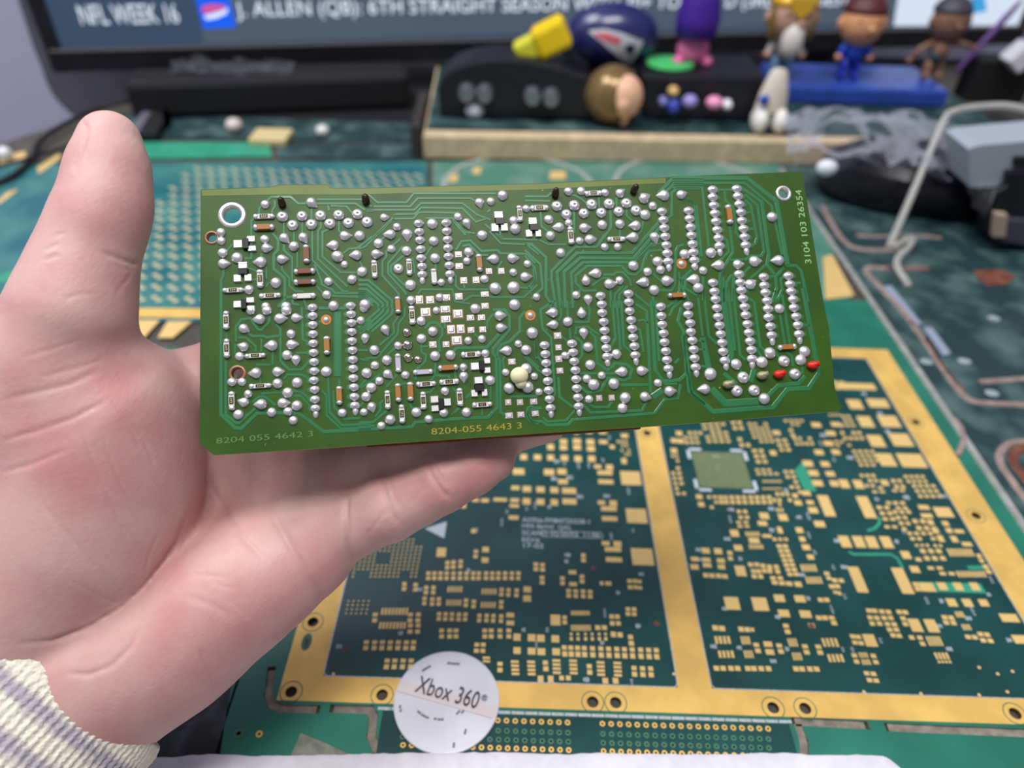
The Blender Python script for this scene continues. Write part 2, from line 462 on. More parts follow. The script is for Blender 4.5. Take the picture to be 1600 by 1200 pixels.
C(*q, [(1050, 275, 46, 40), (1100, 275, 46, 40), (1055, 330, 46, 40), (1105, 330, 46, 40), (890, 592, 44, 44), (940, 592, 44, 44), (895, 652, 44, 44), (950, 652, 44, 44)])
T(*q, 610, 560, 13, 172, 46); T(*q, 615, 692, 14, 182, 60)
for x in (528, 588, 655, 715, 778, 835): C(*q, [(x, 748, 26, 26), (x + 2, 790, 30, 36)])
for x in (467, 525, 585, 645, 718, 793, 862, 935, 1003, 1073, 1148, 1220, 1288): C(*q, [(x, 868 + (x - 467) * .03, 48, 46), (x + 4, 925 + (x - 467) * .03, 50, 56)])
C(*q, [(1235, 985, 32, 34), (1302, 985, 32, 34)])
for x, y in ((25, 995), (170, 997), (395, 985), (545, 988), (790, 1002), (940, 1008)):
    for k in range(4): C(*q, [(x + k * 2, y + k * 36, 75, 27)])
for x, y in ((298, 1003), (690, 1035), (1090, 1052), (1165, 1055), (1238, 1057)): C(*q, [(x, y, 48, 44), (x + 4, y + 54, 50, 52)])
q = (400, 950, .25)
for x in (690, 742, 790, 840, 890, 940, 985): C(*q, [(x, 215, 34, 28), (x - 4, 250, 34, 34)])
for x in (820, 868, 920, 970): C(*q, [(x, 330, 34, 28), (x - 5, 368, 34, 36)])
for x in (1160, 1210, 1250, 1430, 1470, 1525, 1580): C(*q, [(x, 142, 32, 28), (x, 178, 32, 30)])
for x in (745, 965, 1015): C(*q, [(x, 42, 32, 28), (x - 3, 78, 32, 30)])
for x in (965, 1013, 1380, 1420): C(*q, [(x, 110 if x < 1100 else 230, 32, 28), (x - 3, 148 if x < 1100 else 268, 32, 30)])
C(*q, [(1440, 312, 50, 16), (1440, 334, 50, 16), (1525, 350, 34, 28), (1525, 388, 34, 34)])
q = (1040, 650, .175)
for a in ((250, 195, 5, 4, 38, 32), (450, 150, 6, 6, 38, 32), (640, 85, 3, 3, 38, 32), (700, 235, 3, 3, 38, 34), (850, 150, 5, 6, 38, 32), (1150, 60, 5, 2, 38, 32), (1100, 150, 3, 3, 36, 30), (1230, 225, 5, 3, 36, 30),
          (1050, 260, 3, 4, 40, 32), (840, 360, 3, 4, 40, 36), (110, 580, 3, 8, 36, 34), (85, 380, 2, 5, 36, 34), (400, 770, 4, 4, 38, 34), (1030, 725, 5, 3, 36, 36), (930, 500, 7, 2, 38, 35), (1135, 590, 3, 6, 36, 38),
          (950, 585, 8, 1, 22, 36), (950, 650, 8, 1, 22, 30), (690, 880, 3, 3, 38, 34), (690, 968, 3, 2, 42, 36), (1040, 1150, 4, 4, 38, 36), (1010, 815, 2, 3, 36, 34)):
    G(*q, *a)
for x in (490, 535, 590, 645, 700, 760, 815, 870, 925): C(*q, [(x, 728, 42, 36), (x + 8, 770, 42, 38)])
C(*q, [(75, 220, 60, 45), (135, 225, 60, 45), (120, 155, 60, 45), (75, 310, 60, 50), (300, 722, 60, 48), (318, 790, 60, 50), (990, 150, 70, 45), (960, 330, 60, 50),
       (1270, 425, 95, 62), (1320, 510, 95, 60), (1358, 600, 98, 62), (1255, 690, 82, 48), (1425, 430, 82, 55), (1470, 517, 85, 52), (1510, 602, 80, 56), (1590, 600, 90, 80),
       (1370, 325, 85, 52), (1345, 80, 90, 48), (1475, 155, 90, 48), (1455, 245, 90, 50), (1520, 322, 80, 52), (1520, 75, 90, 45), (1155, 712, 50, 42), (1182, 775, 72, 50),
       (880, 892, 88, 66), (865, 960, 90, 48), (1048, 905, 85, 72), (615, 1047, 80, 72), (650, 1165, 75, 60), (1290, 772, 70, 42), (1318, 842, 88, 62), (1375, 965, 100, 64), (790, 1112, 100, 58),
       (905, 1072, 88, 34), (1020, 1020, 48, 68), (1195, 1020, 68, 58), (1220, 1100, 58, 52), (1250, 1160, 58, 52), (1435, 800, 105, 215)])
T(*q, 775, 1055, 9, 130, 45); T(*q, 808, 1168, 10, 130, 45)
q = (1080, 850, .175)
C(*q, [(130, 60, 75, 58), (240, 65, 75, 62), (420, 35, 80, 62), (440, 240, 98, 108), (30, 135, 70, 45), (30, 205, 78, 54), (135, 142, 80, 42), (142, 190, 80, 44), (265, 150, 75, 48), (270, 205, 70, 48),
       (345, 80, 48, 40), (350, 130, 46, 40), (130, 280, 50, 46), (185, 283, 50, 46), (245, 285, 52, 46), (300, 290, 52, 46), (730, 305, 50, 36), (795, 305, 50, 36), (745, 345, 56, 42), (810, 350, 56, 44), (875, 355, 60, 46),
       (955, 360, 68, 54), (1025, 30, 75, 58), (1065, 117, 65, 52), (365, 530, 138, 132), (615, 537, 145, 138), (787, 485, 100, 76), (970, 490, 100, 72), (828, 620, 105, 76), (1020, 627, 108, 76),
       (1280, 325, 50, 40), (1340, 328, 50, 40), (1255, 380, 52, 42), (1305, 378, 48, 42), (1285, 432, 36, 32), (1322, 440, 36, 40), (1210, 265, 48, 38), (1228, 306, 46, 36),
       (1155, 500, 50, 44), (1210, 500, 50, 44), (1140, 660, 54, 46), (1195, 660, 52, 48), (1255, 660, 55, 40), (1275, 706, 56, 46), (215, 750, 55, 54), (275, 755, 58, 54),
       (445, 762, 52, 52), (500, 765, 50, 50), (545, 766, 34, 40), (685, 895, 82, 56), (702, 965, 82, 58), (1075, 728, 60, 44)])
for x, y in ((530, 185), (585, 185), (640, 195), (700, 205), (760, 205), (555, 243), (602, 245), (652, 240), (702, 243), (772, 248), (562, 290), (620, 292)): C(*q, [(x, y, 46, 42)])
for k in range(7): C(*q, [(785 + k * 16, 20 + k * 42, 48, 36), (840 + k * 16, 20 + k * 42, 48, 36)])
for x, y in ((580, 902), (785, 908), (845, 732), (1015, 915), (1135, 918)): C(*q, [(x, y, 54, 42), (x + 16, y + 52, 54, 48)])
for r_ in ((225, 285, 355, 415), (505, 560, 625, 690), (935, 990, 1060, 1120)): C(*q, [(x, 1110 + (x - 200) * .008, 52, 52) for x in r_])
for x, y, n, W, h in ((1048, 215, 5, 145, 72), (1095, 325, 5, 150, 70), (280, 858, 4, 150, 78), (312, 985, 4, 150, 74), (485, 862, 4, 86, 82), (512, 985, 4, 86, 78), (905, 880, 4, 86, 84), (945, 1005, 4, 86, 78), (1240, 880, 4, 150, 88), (1290, 1020, 4, 150, 80), (575, 35, 10, 125, 42)):
    T(*q, x, y, n, W, h)
q = (1320, 900, .175)
for x, y in ((215, 310), (265, 312), (330, 318), (390, 322), (225, 372), (285, 375), (350, 375), (410, 375), (245, 425), (310, 425), (380, 430), (440, 432), (400, 480), (460, 480), (430, 530), (485, 535), (485, 322), (540, 325),
             (520, 380), (540, 430), (575, 498), (597, 550), (670, 552), (695, 606), (70, 540), (120, 545), (90, 595), (145, 600), (85, 710), (105, 765), (255, 715), (277, 770), (195, 870), (255, 875), (220, 930), (280, 935),
             (890, 370), (950, 375), (905, 417), (970, 420), (1100, 545), (1160, 548), (1210, 520), (1270, 525), (1235, 575), (1300, 580), (630, 75), (650, 117)): C(*q, [(x, y, 50, 44)])
C(*q, [(630, 440, 108, 135), (775, 445, 108, 135), (225, 575, 112, 128), (1470, 375, 165, 85), (1575, 567, 150, 88), (955, 237, 90, 82), (1095, 240, 88, 82), (1240, 240, 85, 72),
       (735, 100, 140, 92), (870, 92, 84, 80), (1012, 95, 84, 82), (1160, 95, 82, 82)])
T(*q, 800, 582, 5, 135, 98); T(*q, 865, 715, 4, 132, 68); T(*q, 890, 768, 4, 130, 26); T(*q, 165, 707, 4, 82, 54); T(*q, 190, 770, 4, 82, 54); T(*q, 1025, 345, 4, 80, 60); T(*q, 1085, 458, 4, 80, 60)
q = (1300, 760, .1875)
C(*q, [(285, 172, 105, 208), (215, 775, 100, 245), (588, 785, 108, 248), (108, 460, 92, 112), (225, 462, 92, 112), (332, 465, 94, 112), (455, 465, 92, 112), (930, 215, 150, 95), (765, 175, 95, 44), (790, 245, 100, 42),
       (615, 572, 80, 74), (690, 692, 80, 64), (820, 300, 54, 50), (860, 365, 54, 62), (905, 435, 54, 62), (945, 310, 56, 46), (975, 368, 54, 48), (1018, 440, 56, 60), (1060, 375, 84, 36), (1125, 482, 85, 40), (720, 610, 50, 36)])
for a in ((450, 225, 3, 4, 42, 36), (620, 285, 4, 5, 42, 38), (740, 320, 3, 3, 42, 38), (480, 318, 3, 2, 42, 40), (745, 415, 5, 2, 46, 44), (840, 570, 4, 3, 50, 40), (910, 705, 4, 2, 56, 46), (790, 40, 5, 4, 42, 32), (380, 30, 3, 2, 42, 32), (545, 20, 3, 2, 42, 32), (750, 492, 3, 1, 44, 40), (860, 495, 3, 1, 44, 40), (540, 160, 4, 2, 44, 42)):
    G(*q, *a)
T(*q, 1055, 552, 8, 245, 72); T(*q, 1160, 732, 8, 245, 56)
C(*q, [(1225, 580, 40, 40), (1245, 620, 40, 36), (1280, 670, 46, 40), (1305, 712, 46, 40)])
q = (1300, 560, .175)
C(*q, [(205, 410, 130, 95), (410, 400, 190, 88), (300, 565, 130, 112), (510, 562, 180, 118), (395, 737, 140, 120), (615, 727, 190, 130), (485, 905, 150, 130), (712, 912, 240, 140), (110, 1120, 85, 88), (237, 1125, 88, 88), (20, 1118, 80, 60), (470, 1110, 70, 60), (220, 250, 350, 66)])
for a in ((120, 560, 4, 4, 36, 30), (40, 505, 4, 1, 38, 32), (180, 690, 5, 3, 40, 32), (310, 892, 6, 5, 36, 32), (120, 760, 5, 2, 40, 32), (340, 1092, 4, 4, 38, 34), (590, 1120, 3, 3, 38, 34), (770, 1120, 5, 5, 40, 34)): G(*q, *a)

sel = []
for p in sorted(PADS, key=lambda t: -t[2] * t[3]):
    x, y, w, h = p
    if x > 1640 or y > 1085: continue
    u, v = uv(x, y)
    if not (U_IN < u < U_R0 and V_IN < v < V_T0) or (U_M0 - 0.0003 < u < U_M1 + 0.0003): continue
    ok = True
    for a, b, c_, d_ in sel:
        if abs(a - x) < (w + c_) / 2 * 0.86 and abs(b - y) < (h + d_) / 2 * 0.86: ok = False; break
    if ok: sel.append(p)
def pad_basis(x, y, w, h):
    c = onz(x, y); s = (onz(x + 1, y) - onz(x - 1, y)).length / 2; t = abs((onz(x, y - 1) - onz(x, y + 1)).y) / 2
    return c, w * s * 0.93, h * t * 0.86
unit = MB(); unit.box((0, 0, 0.5), 1, 1, 1, taper=0.96)
padme = unit.mesh('gold_pad', PADG)
rest = MB()
for i, (x, y, w, h) in enumerate(sel):
    c, a, b = pad_basis(x, y, w, h)
    if i < 300:
        M = Matrix.Translation(c + EZ * 0.00005) @ Matrix((EX, EY, EZ)).transposed().to_4x4() @ Matrix.Diagonal((a, b, 0.00009, 1))
        link('gold_pad', padme, panel, M)
    else:
        rest.box(c + EZ * 0.00009, a, b, 0.00008, EX, EY, EZ)
for _ in range(95):      # boards go on under the held board: more small pad groups
    uu = random.uniform(U_IN + 0.008, U_R0 - 0.008); vv = random.uniform(V_IN + 0.105, V_T0 - 0.006)
    if U_M0 - 0.008 < uu < U_M1 + 0.008: continue
    r = at(uu, vv) - CAMP; X = 800 + FPX * r.dot(_R) / r.dot(_F); Y = 600 - FPX * r.dot(_U) / r.dot(_F)
    if not (330 < X < 1280 and 300 < Y < 640) or (Y > 600 and X > 1180): continue
    nx, ny = random.randint(2, 5), random.randint(1, 4); w_ = random.choice((0.0012, 0.0018, 0.0028))
    for i in range(nx):
        for j in range(ny):
            rest.box(at(uu + i * w_ * 1.4, vv - j * w_ * 1.5, 0.00009), w_, w_ * 1.1, 0.00008, EX, EY, EZ)
rest.build('small_gold_pads', PADG, panel, kind='stuff')

# ---- fine pitch ball grid with white corner marks
pc = onz(1127, 734); 
bw = (onz(1168, 736) - onz(1086, 732)).length; bh = abs(uv(1092, 762)[1] - uv(1080, 706)[1])
OLIVE = mat('ball_grid_olive', srgb(128, 140, 98), 0.55, 0.1, var=0.12, vscale=600)
bg = MB(); n_ = 26
for i in range(n_):
    bg.box(pc + EX * ((i + .5) / n_ - .5) * bw + EZ * 0.0001, bw / n_ * 0.72, bh, 0.0001, EX, EY, EZ)
bga = bg.build('ball_grid_field', OLIVE, panel)
for sx in (-1, 1):
    for sy in (-1, 1):
        m_ = MB(); k = pc + EX * sx * (bw / 2 + 0.0014) + EY * sy * (bh / 2 + 0.0016) + EZ * 0.0001
        m_.box(k - EX * sx * 0.003, 0.0075, 0.0016, 0.0001, EX, EY, EZ); m_.box(k - EY * sy * 0.003, 0.0016, 0.0075, 0.0001, EX, EY, EZ)
        m_.build('corner_mark', SILK, panel)
# lighter mask patches and printed tracks
def patch(name, pts, material, z=0.00006):
    MB().prism([onz(x, y, z) for x, y in pts], (0, 0, 0.00004)).build(name, material, panel)
patch('bare_mask_patch', [(1241, 735), (1254, 722), (1276, 768), (1257, 766)], MASKL)
patch('bare_mask_patch', [(1436, 909), (1532, 912), (1541, 927), (1447, 924)], MASKL)
patch('bare_mask_patch', [(1510, 884), (1536, 884), (1538, 890), (1514, 890)], MASKL)
tr = MB()
for pts in ([(1326, 862), (1334, 866), (1392, 866), (1402, 872), (1411, 888)], [(1374, 808), (1374, 818), (1366, 826), (1355, 829)]):
    ribbon(tr, [onz(x, y, 0.00005) for x, y in pts], 0.0013, 0.00006, EZ)
tr.build('wide_track', MASKL, panel)
# silkscreen: part triangle, text block, tiny reference marks
MB().prism([onz(664, 826, 0.00006), onz(694, 841, 0.00006), onz(698, 815, 0.00006)], (0, 0, 0.00004)).build('silkscreen_triangle', SILK, panel)
lines = [('A5956-FM84725328-1', 816, 921, 813.5), ('MFR 86/H3  QAL', 816, 893, 823.5), ('SCAND 02/20/02  11:06', 816, 937, 834), ('REV/6', 816, 843, 843.5), ('17-02', 818, 849, 852.5)]
for s, x0, x1, y in lines:
    c = onz((x0 + x1) / 2, y, 0.0001); w = (onz(x1, y) - onz(x0, y)).length; h = abs((onz(x0, y - 3.6) - onz(x0, y + 3.6)).y)
    text_obj(s, 'printed_lettering', c, EX, EY, w, h, SILK, panel)
bx = MB()
a_, b_, c_, d_ = onz(844, 829.5, .0001), onz(940, 832, .0001), onz(942, 841, .0001), onz(846, 838.5, .0001)
for p0, p1 in ((a_, b_), (b_, c_), (c_, d_), (d_, a_)): ribbon(bx, [p0, p1], 0.00022, 0.00003, EZ)
bx.build('printed_lettering_box', SILK, panel)
ref = MB()
refs = [(952, 683), (942, 719), (870, 721), (882, 724), (904, 727), (920, 727), (890, 746), (866, 748), (906, 776), (948, 775), (982, 767), (989, 829), (955, 838), (823, 794), (836, 790), (858, 792), (887, 867), (966, 926), (1002, 897),
        (945, 958), (997, 978), (941, 1004), (838, 1007), (855, 984), (818, 984), (916, 1062), (987, 1065), (885, 877), (1118, 713), (1121, 731), (1142, 796), (1141, 811), (1136, 842), (1205, 795), (1206, 828), (1228, 766), (1263, 806),
        (1248, 808), (1264, 836), (1303, 718), (1272, 663), (1286, 680), (1282, 693), (1091, 859), (1092, 874), (1157, 873), (1273, 863), (1302, 886), (1253, 898), (1320, 932), (1263, 935), (1300, 952), (1132, 951), (1215, 964), (1115, 1010),
        (1155, 1012), (1230, 1014), (1317, 1015), (1208, 1033), (1332, 1015), (1376, 1001), (1448, 938), (1471, 939), (1545, 929), (1520, 955), (1513, 966), (1467, 978), (1483, 1014), (1577, 1000), (1549, 906), (1370, 780), (1474, 775), (1416, 777),
        (1401, 846), (1308, 845), (1319, 886), (1412, 831), (1382, 718), (1387, 674), (1375, 646), (1350, 615), (1328, 715), (655, 921), (637, 832), (745, 828), (784, 816), (792, 799), (732, 891), (626, 989), (530, 1010)]
for x, y in refs:
    c = onz(x, y, .00009); s = (onz(x + 1, y) - onz(x, y)).length; k = random.choice((3, 4, 5))
    vert = random.random() < 0.4
    for i in range(k):
        d = (i - (k - 1) / 2) * 2.0 * s
        hgt = s * random.uniform(4, 7)
        if vert: ref.box(c + EY * d * 1.6, hgt * 0.7, s * 1.1, 0.00004, EX, EY, EZ)
        else: ref.box(c + EX * d, s * 1.1, hgt * 1.2, 0.00004, EX, EY, EZ)
ref.build('tiny_silkscreen_marks', SILK, panel, kind='stuff')
# round test points
tp = MB(); tp.lathe([(1, 0), (1, 1), (0.9, 1.2), (0, 1.2)], 14)
tpm = tp.mesh('test_point', PADG); tpc = tp.mesh('test_point', COPPER)
for x, y, r, m_ in ((539, 1014, 4, tpc), (521, 1053, 2.5, tpm), (927, 888, 4, tpc), (1026, 974, 4.5, tpc), (1053, 1053, 2.5, tpm), (1268, 978, 4.5, tpc), (740, 829, 4, tpm), (1530, 1043, 2.6, tpm), (1559, 1053, 2.6, tpm), (1582, 1049, 2.6, tpm),
                    (1350, 1081, 2.6, tpm), (1439, 1084, 2.6, tpm), (1530, 1086, 2.6, tpm), (1574, 1081, 2.6, tpm), (1125, 999, 2.6, tpm)):
    c = onz(x, y, .00005); s = (onz(x + 1, y) - onz(x, y)).length
    link('test_point', tpm if m_ is tpm else tpc, panel, Matrix.Translation(c) @ Matrix.Diagonal((r * s, r * s, 0.00008, 1)))
# four rows of plated through holes
ph = MB()
ph.lathe([(0.42, -0.2), (0.42, 1.0), (1.0, 1.0), (1.0, 0)], 14, mi=0); ph.f = ph.f[:-2]; ph.m = ph.m[:-2]
ph.lathe([(0.45, 0.35), (0, 0.35)], 14, mi=1)
ph.f = [f for f in ph.f]; 
HOLEM = mat('drilled_hole', srgb(40, 34, 26), 0.7)
MASKR = mat('masked_ring', srgb(64, 116, 88), 0.5)
pm_g = ph.mesh('plated_hole', [GOLD, HOLEM]); pm_m = ph.mesh('masked_hole', [MASKR, HOLEM])
for row, (y0, m_) in enumerate(((1126, pm_g), (1142, pm_m), (1156, pm_m), (1169, pm_g))):
    for k in range(43):
        x = 628 + 13.62 * k + row * 0.6
        if 898 < x < 933 or x > 1208: continue
        if 632 < x < 770 and math.hypot(x - 698, (y0 - 1095)) < 84: continue
        y = y0 + (x - 785) * 0.031
        c = onz(x, y, 0.00004); s = (onz(x + 1, y) - onz(x, y)).length
        link('plated_hole' if m_ is pm_g else 'masked_hole', m_, panel, Matrix.Translation(c) @ Matrix.Diagonal((4.4 * s, 4.4 * s, 0.00012, 1)))

# ------------------------------------------------------------------ white round sticker disc
dc = onz(698, 1094, 0.0012); dr = 82 * (onz(699, 1094) - onz(698, 1094)).length
DISC = mat('disc_white_plastic', srgb(212, 214, 222), 0.35, 0, var=0.05, vscale=60, coat=0.3)
disc = thing('logo_disc', dc, 'white round plastic disc printed with dark lettering on the gold strip', 'disc')
MB().lathe([(0, -0.0009), (dr, -0.0009), (dr, 0), (dr * 0.985, 0.00025), (dr * 0.97, 0.0003), (0, 0.0005)], 64, dc).build('disc_body', DISC, disc, smooth='auto')
INK = mat('dark_print', srgb(58, 58, 64), 0.6)
INK2 = mat('worn_print', srgb(126, 122, 126), 0.7)
ta = math.radians(-14)
tx = EX * math.cos(ta) + EY * math.sin(ta); ty = EZ.cross(tx)
pt = onz(700, 1081, 0.0022)
text_obj('Xbox 360', 'printed_lettering', pt, tx, ty, (onz(748, 1090) - onz(652, 1066)).length, 0.0064, INK, disc, depth=0.00004)
text_obj('®', 'printed_lettering', onz(757, 1090, .0021), tx, ty, 0.0022, 0.0022, INK, disc, depth=0.00004)
BAND = mat('disc_band', srgb(214, 204, 204), 0.35)
MB().box(onz(697, 1092, .00182), dr * 1.9, 0.0042, 0.0001, tx, ty, EZ).build('faded_band', BAND, disc)
wm = MB()
for x, y, l, a in ((668, 1043, 0.0026, 0.6), (663, 1046, 0.002, 0.7), (712, 1037, 0.003, 0.0), (702, 1036, 0.0016, 0.2), (655, 1113, 0.0016, -.6), (662, 1118, 0.0018, -.5), (668, 1121, 0.001, -.2), (680, 1123, 0.001, 0), (686, 1124, 0.001, 0), (691, 1124, 0.001, 0.1), (716, 1113, 0.0018, .9), (723, 1112, 0.0014, 1.0), (625, 1104, 0.001, 1.5), (626, 1110, 0.001, 1.5), (727, 1143, 0.0018, 1.4), (709, 1164, 0.0016, 1.5)):
    d = EX * math.cos(a) + EY * math.sin(a)
    wm.box(onz(x, y, .0018), l, 0.0007, 0.0002, d, EZ.cross(d), EZ)
wm.build('worn_print_marks', INK2, disc, kind='stuff')

# ------------------------------------------------------------------ panels further back
def plate(name, pts, material, parent, z=0.0, th=TH):
    return MB().prism([onz(x, y, z) + Vector((0, 0, -th)) for x, y in pts], (0, 0, th)).build(name, material, parent)
# left: rows of gold dots
lp = thing('bench_circuit_board', onz(330, 400, -0.002), 'blue green circuit panel with rows of gold dots behind the raised thumb', 'circuit board')
plate('green_rail', [(-560, 505), (668, 500), (668, 252), (-60, 256)], MASKB, lp, z=-0.0001)
plate('gold_edge_strip', [(100, 480), (500, 484), (500, 498), (100, 495)], GOLD, lp, z=0.00015, th=0.0002)
dm = MB(); dm.ell((0, 0, 0), 1, 1, 1, n=10, m=4, t0=math.pi / 2, t1=math.pi)
DOT = mat('dull_gold_dot', srgb(196, 188, 150), 0.5, 0.1)
dotm = dm.mesh('gold_dot', DOT, True)
k = 0
for j in range(16):
    v = uv(300, 480)[1] + 0.010 + j * 0.0135
    for i in range(24):
        u = uv(215, 400)[0] - 0.02 + i * 0.0105 + (0.005 if j % 2 else 0)
        for du, dv in ((0, 0), (0.0042, -0.0035)):
            p = at(u + du, v + dv)
            r = (p - CAMP); X = 800 + FPX * r.dot(_R) / r.dot(_F); Y = 600 - FPX * r.dot(_U) / r.dot(_F)
            if 195 < X < 660 and 255 < Y < 476 and (Y < 300 or X < 330) and k < 290:
                k += 1
                link('gold_dot', dotm, lp, Matrix.Translation(p) @ Matrix.Diagonal((0.0024, 0.0019, 0.0004, 1)))
for pts in ([(205, 500), (250, 500), (214, 540), (200, 540)], [(262, 502), (300, 502), (270, 528), (246, 528)], [(12, 300), (30, 295), (0, 318), (-8, 318)], [(58, 262), (92, 240), (96, 246), (60, 272)], [(0, 245), (40, 236), (40, 246), (0, 256)]):
    MB().prism([onz(x, y, 0.0001) for x, y in pts], (0, 0, 0.0001)).build('gold_pad', PADG, lp)
plate('hazy_back_strip', [(150, 214), (655, 221), (655, 184), (190, 180)], MASKH, lp, z=-0.0002)
plate('light_green_bar', [(200, 222), (420, 222), (425, 244), (200, 248)], MASKL, lp, z=0.0001)
plate('pale_bar', [(430, 223), (655, 225), (655, 250), (435, 246)], MASKH, lp, z=0.0001)
plate('light_green_bar', [(-10, 430), (60, 415), (60, 425), (-10, 445)], MASKL, lp, z=0.0002)
# centre back
cp = thing('bench_circuit_board', onz(950, 300, -0.002), 'pale teal circuit panel with grey ring outlines in front of the wooden ledge', 'circuit board')
plate('green_rail', [(676, 490), (1330, 466), (1245, 252), (676, 252)], mat('solder_mask_pale', srgb(70, 122, 106), 0.45, 0, col2=srgb(112, 142, 130), vscale=30, lo=.45, hi=.7), cp, z=-0.0003)
RINGC = mat('grey_ring', srgb(150, 158, 152), 0.6)
for x0, x1, y in ((690, 930, 290), (960, 1200, 292)):
    c = onz((x0 + x1) / 2, y, 0.0); R = (onz(x1, y) - onz(x0, y)).length / 2
    m_ = MB(); m_.lathe([(R, -0.0003), (R, 0.0006), (R * .93, 0.0006), (R * .93, -0.0003)], 48, c); m_.f = m_.f[:-2]; m_.m = m_.m[:-2]
    m_.build('ring_outline', RINGC, cp)
for pts in ([(1286, 402), (1300, 398), (1335, 462), (1290, 468)], [(1275, 300), (1283, 300), (1290, 330), (1280, 330)], [(700, 272), (716, 272), (714, 284), (698, 284)], [(860, 268), (884, 268), (884, 280), (858, 280)], [(740, 262), (752, 262), (750, 272), (738, 272)]):
    MB().prism([onz(x, y, -0.0002) for x, y in pts], (0, 0, 0.0002)).build('gold_pad', PADG, cp)
# right: dark hazy panel
rp = thing('bench_circuit_board', onz(1500, 560, -0.002), 'dark scratched green circuit panel with brown slot outlines on the right', 'circuit board')
MB().box(at(U_SEAM + 0.14, 0.20, -TH / 2 + 0.0004), 0.279, 0.62, TH, EX, EY, EZ).build('green_rail', MASKH, rp)
def slotline(pts, w, material, name='slot_outline'):
    m_ = MB(); ribbon(m_, [onz(x, y, 0.0004) for x, y in pts], w, 0.0007, EZ); m_.build(name, material, rp)
def smooth_px(pts, n=4):
    out = []
    for i in range(len(pts) - 1):
        p0 = pts[max(i - 1, 0)]; p1 = pts[i]; p2 = pts[i + 1]; p3 = pts[min(i + 2, len(pts) - 1)]
        for k in range(n):
            t = k / n
            out.append(tuple(0.5 * ((2 * p1[c]) + (p2[c] - p0[c]) * t + (2 * p0[c] - 5 * p1[c] + 4 * p2[c] - p3[c]) * t * t + (3 * p1[c] - p0[c] - 3 * p2[c] + p3[c]) * t ** 3) for c in range(2)))
    return out + [pts[-1]]
slotline(smooth_px([(1285, 322), (1300, 350), (1318, 376), (1338, 388), (1372, 391), (1412, 390)]), 0.0045, PINKED)
slotline(smooth_px([(1338, 368), (1370, 370), (1420, 368), (1470, 372)]), 0.0035, PINKED)
slotline(smooth_px([(1450, 419), (1380, 419), (1360, 418), (1353, 424), (1372, 446), (1415, 492), (1455, 548), (1490, 600), (1512, 623), (1540, 630), (1620, 633)]), 0.0042, PINKED)
slotline([(1384, 420), (1450, 420)], 0.003, mat('red_mask', srgb(150, 70, 84), 0.5), 'red_strip')
slotline([(1420, 500), (1445, 530), (1478, 580), (1505, 612)], 0.0026, COPPER)
slotline([(1530, 597), (1570, 594), (1625, 590)], 0.004, PINKED)
slotline(smooth_px([(1640, 690), (1590, 690), (1568, 700), (1562, 720), (1580, 750), (1640, 830)]), 0.004, PINKED)
slotline(smooth_px([(1640, 698), (1598, 700), (1582, 716), (1600, 745), (1640, 790)]), 0.005, COPPER)
for pts in ([(1520, 424), (1560, 422), (1586, 432), (1575, 444), (1545, 448), (1528, 436)],):
    MB().prism([onz(x, y, 0.0004) for x, y in pts], (0, 0, 0.0006)).build('copper_patch', COPPER, rp)
WORN = mat('scraped_white', srgb(150, 166, 166), 0.7, 0, var=0.2, vscale=300)
for pts in ([(1378, 448), (1392, 446), (1440, 506), (1428, 508)], [(1442, 512), (1456, 512), (1486, 552), (1474, 556)]):
    MB().prism([onz(x, y, 0.0004) for x, y in pts], (0, 0, 0.0002)).build('pale_label_strip', mat('pale_lilac', srgb(140, 150, 170), .6), rp)
for x, y in ((1448, 565), (1507, 564), (1550, 614), (1553, 497)):
    p = onz(x, y, 0.0004); m_ = MB(); m_.ell(p, 0.004, 0.003, 0.0006, n=9, m=4); m_.build('scrape_mark', WORN, rp)
slotline([(1490, 655), (1502, 668), (1506, 690), (1496, 712)], 0.003, PINKED, 'resin_seam')
m_ = MB(); ribbon(m_, [at(U_SEAM, -0.06, -0.0002), at(U_SEAM, 0.50, -0.0002)], 0.004, 0.0012, EZ)
m_.build('resin_seam', mat('seam_grey', srgb(150, 152, 146), .6, 0, var=.15, vscale=90), rp)

np_ = thing('bench_circuit_board', onz(150, 800, -0.002), 'plain teal circuit panel under the wrist and sleeve at left', 'circuit board')
MB().prism([at(-0.30, -0.02, -0.0018), at(-0.0165, -0.02, -0.0018), at(-0.0165, 0.205, -0.0018), at(-0.30, 0.205, -0.0018)], (0, 0, TH)).build('green_rail', MASKT, np_)
for i in range(9):
    MB().box(at(-0.28 + i * 0.03, 0.19, 0.0), 0.012, 0.02, 0.0006, EX, EY, EZ).build('gold_pad', PADG, np_)
# left foreground: dark scrap board under a strip of clear tape
dp = thing('circuit_scrap', onz(300, 1140, -0.002), 'dark scrap of circuit board under clear tape below the wrist', 'circuit board')
MB().prism([onz(x, y, -0.0016) for x, y in ((60, 1250), (335, 1250), (362, 1075), (120, 1075))], (0, 0, TH)).build('scrap_board', mat('scrap_dark', srgb(36, 40, 42), .3, 0, col2=srgb(92, 98, 104), vscale=90, lo=.5, hi=.75), dp)
tape = MB().prism([onz(x, y, 0.0002) for x, y in ((452, 1187), (470, 1146), (505, 1160), (560, 1186))], (0, 0, 0.0003))
tape.build('grey_tape', mat('tape_grey', srgb(120, 122, 112), .5, 0, var=.2, vscale=300), None, label='torn triangle of grey tape stuck on the green rail', cat='tape')
for x, y, m2 in ((373, 1146, pm_m), (405, 1147, pm_g)):
    c = onz(x, y, 0.0); s = (onz(x + 1, y) - onz(x, y)).length
    link('plated_hole', m2, panel, Matrix.Translation(c) @ Matrix.Diagonal((8.5 * s if m2 is pm_m else 5.5 * s, 8 * s if m2 is pm_m else 5.5 * s, 0.00012, 1)))

